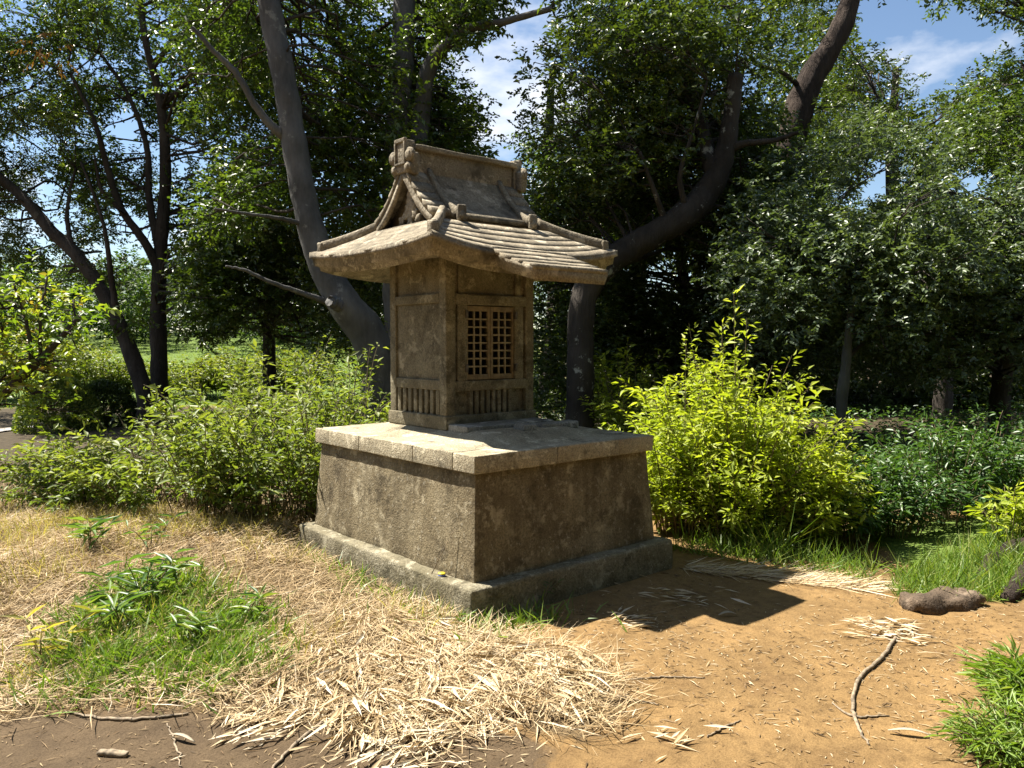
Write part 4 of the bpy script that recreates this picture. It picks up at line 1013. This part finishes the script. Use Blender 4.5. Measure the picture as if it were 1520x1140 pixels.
def sasa(label, px, py, h, nl, L, m=M['sasa'], name='bamboo_grass', group='bamboo grass plants in the straw'):
    c = gp_(px, py); base = np.array([c[0], c[1], float(height(c[0], c[1]))]); root = empty(name, label, 'plant', base, group)
    mb, ms = MB(), MB()
    for k in range(max(2, nl // 7)):
        e = np.array([rng.normal(0, .10), rng.normal(0, .10), h * rng.uniform(.6, 1)]); S = spline([[0, 0, -.02], e * .5 + [0, 0, .02], e], 7); add_sweep(ms, tube_sec(S, np.linspace(.004, .002, 7), 5))
        n = 7; i = rng.integers(2, 7, n); a = rng.uniform(0, 6.28, n); D = np.stack([np.cos(a), np.sin(a), rng.uniform(.0, .7, n)], -1)
        leaf_geo(mb, S[i], D, np.array([0, 0, 1.0]) + rng.normal(size=(n, 3)) * .2, L * rng.uniform(.7, 1.1, n), L * .13, rng.uniform(0, 1, n), .12, .25)
    ms.build('stalks', M['stem'], root); mb.build('foliage', m, root, False)
for a_ in ((215, 915, .26, 42, .17, 'upright bamboo grass plant in the middle of the green patch'), (135, 838, .22, 35, .18, 'bamboo grass plant with dark drooping leaves in the straw near the low shrub'), (300, 960, .16, 35, .13, 'low bamboo grass plant at the damp soil side of the green patch'),
           (180, 940, .20, 42, .16, 'bushy bamboo grass plant at the outer side of the green patch'), (360, 935, .16, 28, .13, 'small bamboo grass plant at the plinth side of the green patch'), (250, 890, .20, 28, .16, 'bamboo grass plant with long bent leaves behind the green patch'), (225, 840, .24, 21, .13, 'slender bamboo grass sprouting from the straw before the arching shrub')):
    sasa(a_[5], *a_[:5])
sasa('yellowed bamboo grass plant by the damp soil', 60, 985, .22, 21, .14, leaf_mat('bamboo_yellow', G((.30, .24, .06), (.42, .34, .10), (.22, .22, .06)), .5, .35, .3))
sasa('tiny weed growing in the plinth shadow', 800, 905, .16, 14, .05, M['leaf_shade'], 'weed', None)
sasa('thin weed at the front corner of the footing', 735, 935, .10, 14, .05, M['grass'], 'weed', None)
shrub('clump of narrow-leaved grassy plants in the near right corner', gp_(1500, 1135), .16, .17, 80, M['grass'], .06, .13, 30, name='grass_clump', cat='plant', start=.1, lean=.6)
shrub('second narrow-leaved clump behind the near right corner one', gp_(1530, 1060), .14, .16, 60, M['grass'], .085, .12, 30, name='grass_clump', cat='plant', start=.1, lean=.6)
shrub('bright young leaves at the foot of the rough-barked tree', gp_(1498, 835), .2, .42, 16, M['leaf_bright'], .09, .3, 22, name='weed', cat='plant')

def stick(label, pts, r, m=M['twig'], group=None, name='stick'):
    P = np.array([[*gp_(px, py), 0, r * k] for (px, py, k) in pts]); S = spline(P, 7 * len(P)); S[:, 2] = height(S[:, 0], S[:, 1]) + S[:, 3] * .7 + .002
    S[1:-1, :2] += rng.normal(size=(len(S) - 2, 2)) * .003
    b = S[0, :3].copy(); mb = MB(); add_sweep(mb, tube_sec(S[:, :3], S[:, 3], 7, .12, 30)); return tag(mb.build(name, m, None, True, b), label, 'stick', group)
stick('long curved stick lying on the bare soil', [(1338, 945, 1), (1310, 985, 1.1), (1275, 1020, 1), (1266, 1060, .9), (1275, 1090, .7), (1290, 1112, .4)], .0085)
stick('short side twig crossing the long curved stick', [(1235, 1052, .6), (1268, 1072, 1), (1320, 1072, .5)], .005)
stick('dark stick poking out of the fan of dry leaves', [(790, 1010, .8), (860, 1030, 1), (940, 1045, .8), (978, 1052, .4)], .006)
stick('thin straight twig between leaf fan and curved stick', [(930, 1016, .6), (990, 1012, 1), (1046, 1012, .6)], .004)
stick('bent twig across the leaf fan down to the damp soil', [(560, 1000, .5), (500, 1060, 1), (440, 1110, 1), (400, 1150, .6)], .008)
stick('long thin stem lying along the edge of the damp soil', [(95, 1050, .6), (180, 1068, 1), (280, 1062, .7)], .007)
stick('small twig lying on the damp soil', [(248, 1075, .6), (262, 1110, 1), (270, 1138, .5)], .004)
stick('short dark twig on the open soil', [(1050, 1100, .7), (1075, 1085, 1), (1100, 1075, .5)], .004)
def fallen(label, px, py, L, W, a, m, name='fallen_leaf', cat='leaf'):
    c = gp_(px, py); b = np.array([*c, float(height(*c)) + .012]); t = np.linspace(0, 1, 9); mb = MB(); sec = []
    d = np.array([math.cos(a), math.sin(a), 0]); s_ = np.array([-d[1], d[0], 0])
    for q in t:
        w = W * max(0, math.sin(math.pi * min(1, q * .9 + .08))) ** .8; cc = d * (q - .5) * L + np.array([0, 0, .012 * math.sin(3 * q)])
        sec.append([cc - s_ * w * .5 + [0, 0, .25 * w], cc - [0, 0, .001], cc + s_ * w * .5 + [0, 0, .25 * w], cc + [0, 0, .002]])
    add_sweep(mb, np.array(sec)); mb.v = [v + b for v in mb.v]; return tag(mb.build(name, m, None, True, b), label, cat)
pale = plain_mat('pale_leaf', (.36, .30, .21), .8, 0, .12, 40)
fallen('pale curled leaf standing out on the damp soil', 270, 1100, .13, .018, YAW + 1.3, pale)
fallen('broad pale leaf lying in the plinth shadow', 1080, 916, .10, .028, -.6, pale)
fallen('long pale leaf near the narrow-leaved clump', 1350, 1100, .15, .02, -1.0, pale)
def lump(label, px, py, size, rz, m, name, cat, sink=.3, jit=.03, ns=9):
    c = gp_(px, py); b = np.array([*c, float(height(*c))]); V, Q = rbox(-np.array(size) / 2, np.array(size) / 2, r=min(size) * .42, cell=min(size) * .25, jit=jit, ns=ns)
    V = V * (1 - .35 * np.abs(V[:, :1]) / size[0] * [0, 1, 1]); R_ = np.array([[math.cos(rz), -math.sin(rz), 0], [math.sin(rz), math.cos(rz), 0], [0, 0, 1]])
    V = V @ R_.T + b + [0, 0, size[2] * (.5 - sink)]; return tag(MB().add(V, Q).build(name, m, None, True, b), label, cat)
lump('low brown rock half sunk at the edge of the bare soil', 1395, 905, (.46, .24, .15), -YAW + .25, M['rock'], 'rock', 'rock', .42, .05, 16)
lump('broken pale brown wood chip on the damp soil', 168, 1120, (.12, .035, .022), -YAW - .1, M['twig'], 'wood_chip', 'wood chip', .15, .006, 40)
# small bundle of dry bamboo leaves round the curved stick and one in the plinth shadow
for lab, px, py, n, sp_, aa in (('bundle of pale dry bamboo leaves under the head of the curved stick', 1305, 945, 130, .10, -.9), ('small heap of dry leaves at the sunny edge of the plinth shadow', 930, 925, 46, .07, -.4), ('scatter of dry leaves inside the plinth shadow', 1010, 885, 40, .16, -.7), ('sprig of dry leaves at the near end of the curved stick', 980, 1105, 20, .09, -.5), ('heap of dry bamboo leaves on the damp soil beside the leaf fan', 590, 1128, 160, .12, .3), ('white matted leaf scraps at the edge of the damp soil', 375, 1085, 130, .09, .2)):
    c = gp_(px, py); b = np.array([*c, float(height(*c))]); q = rng.normal(size=(n, 2)) * sp_; a = rng.normal(aa, .5, n); Lr = rng.uniform(.05, .14, n)
    mb = MB(); leaf_geo(mb, gz3(q + c, rng.uniform(.003, .03, n)), np.stack([np.cos(a), np.sin(a), rng.normal(0, .1, n)], -1), np.array([0, 0, 1.0]) + rng.normal(size=(n, 3)) * .35, Lr, Lr * .12, rng.uniform(.3, 1, n), .15, .05)
    tag(mb.build('dry_leaf_heap', M['dryleaf'], None, False, b), lab, 'leaf litter', kind='stuff')

# a dry stalk leaning on the left face of the plinth
S = spline([[.02, .40, FH - .01, .003], [.05, .33, .33, .0025], [.092, .27, .46, .0015]], 10); mb = MB(); add_sweep(mb, tube_sec(S[:, :3], S[:, 3], 5)); tag(mb.build('dry_stalk', M['twig'], None, True, S[0, :3]), 'thin dry stalk leaning against the sunny side of the plinth beside the bottle cap', 'stalk')
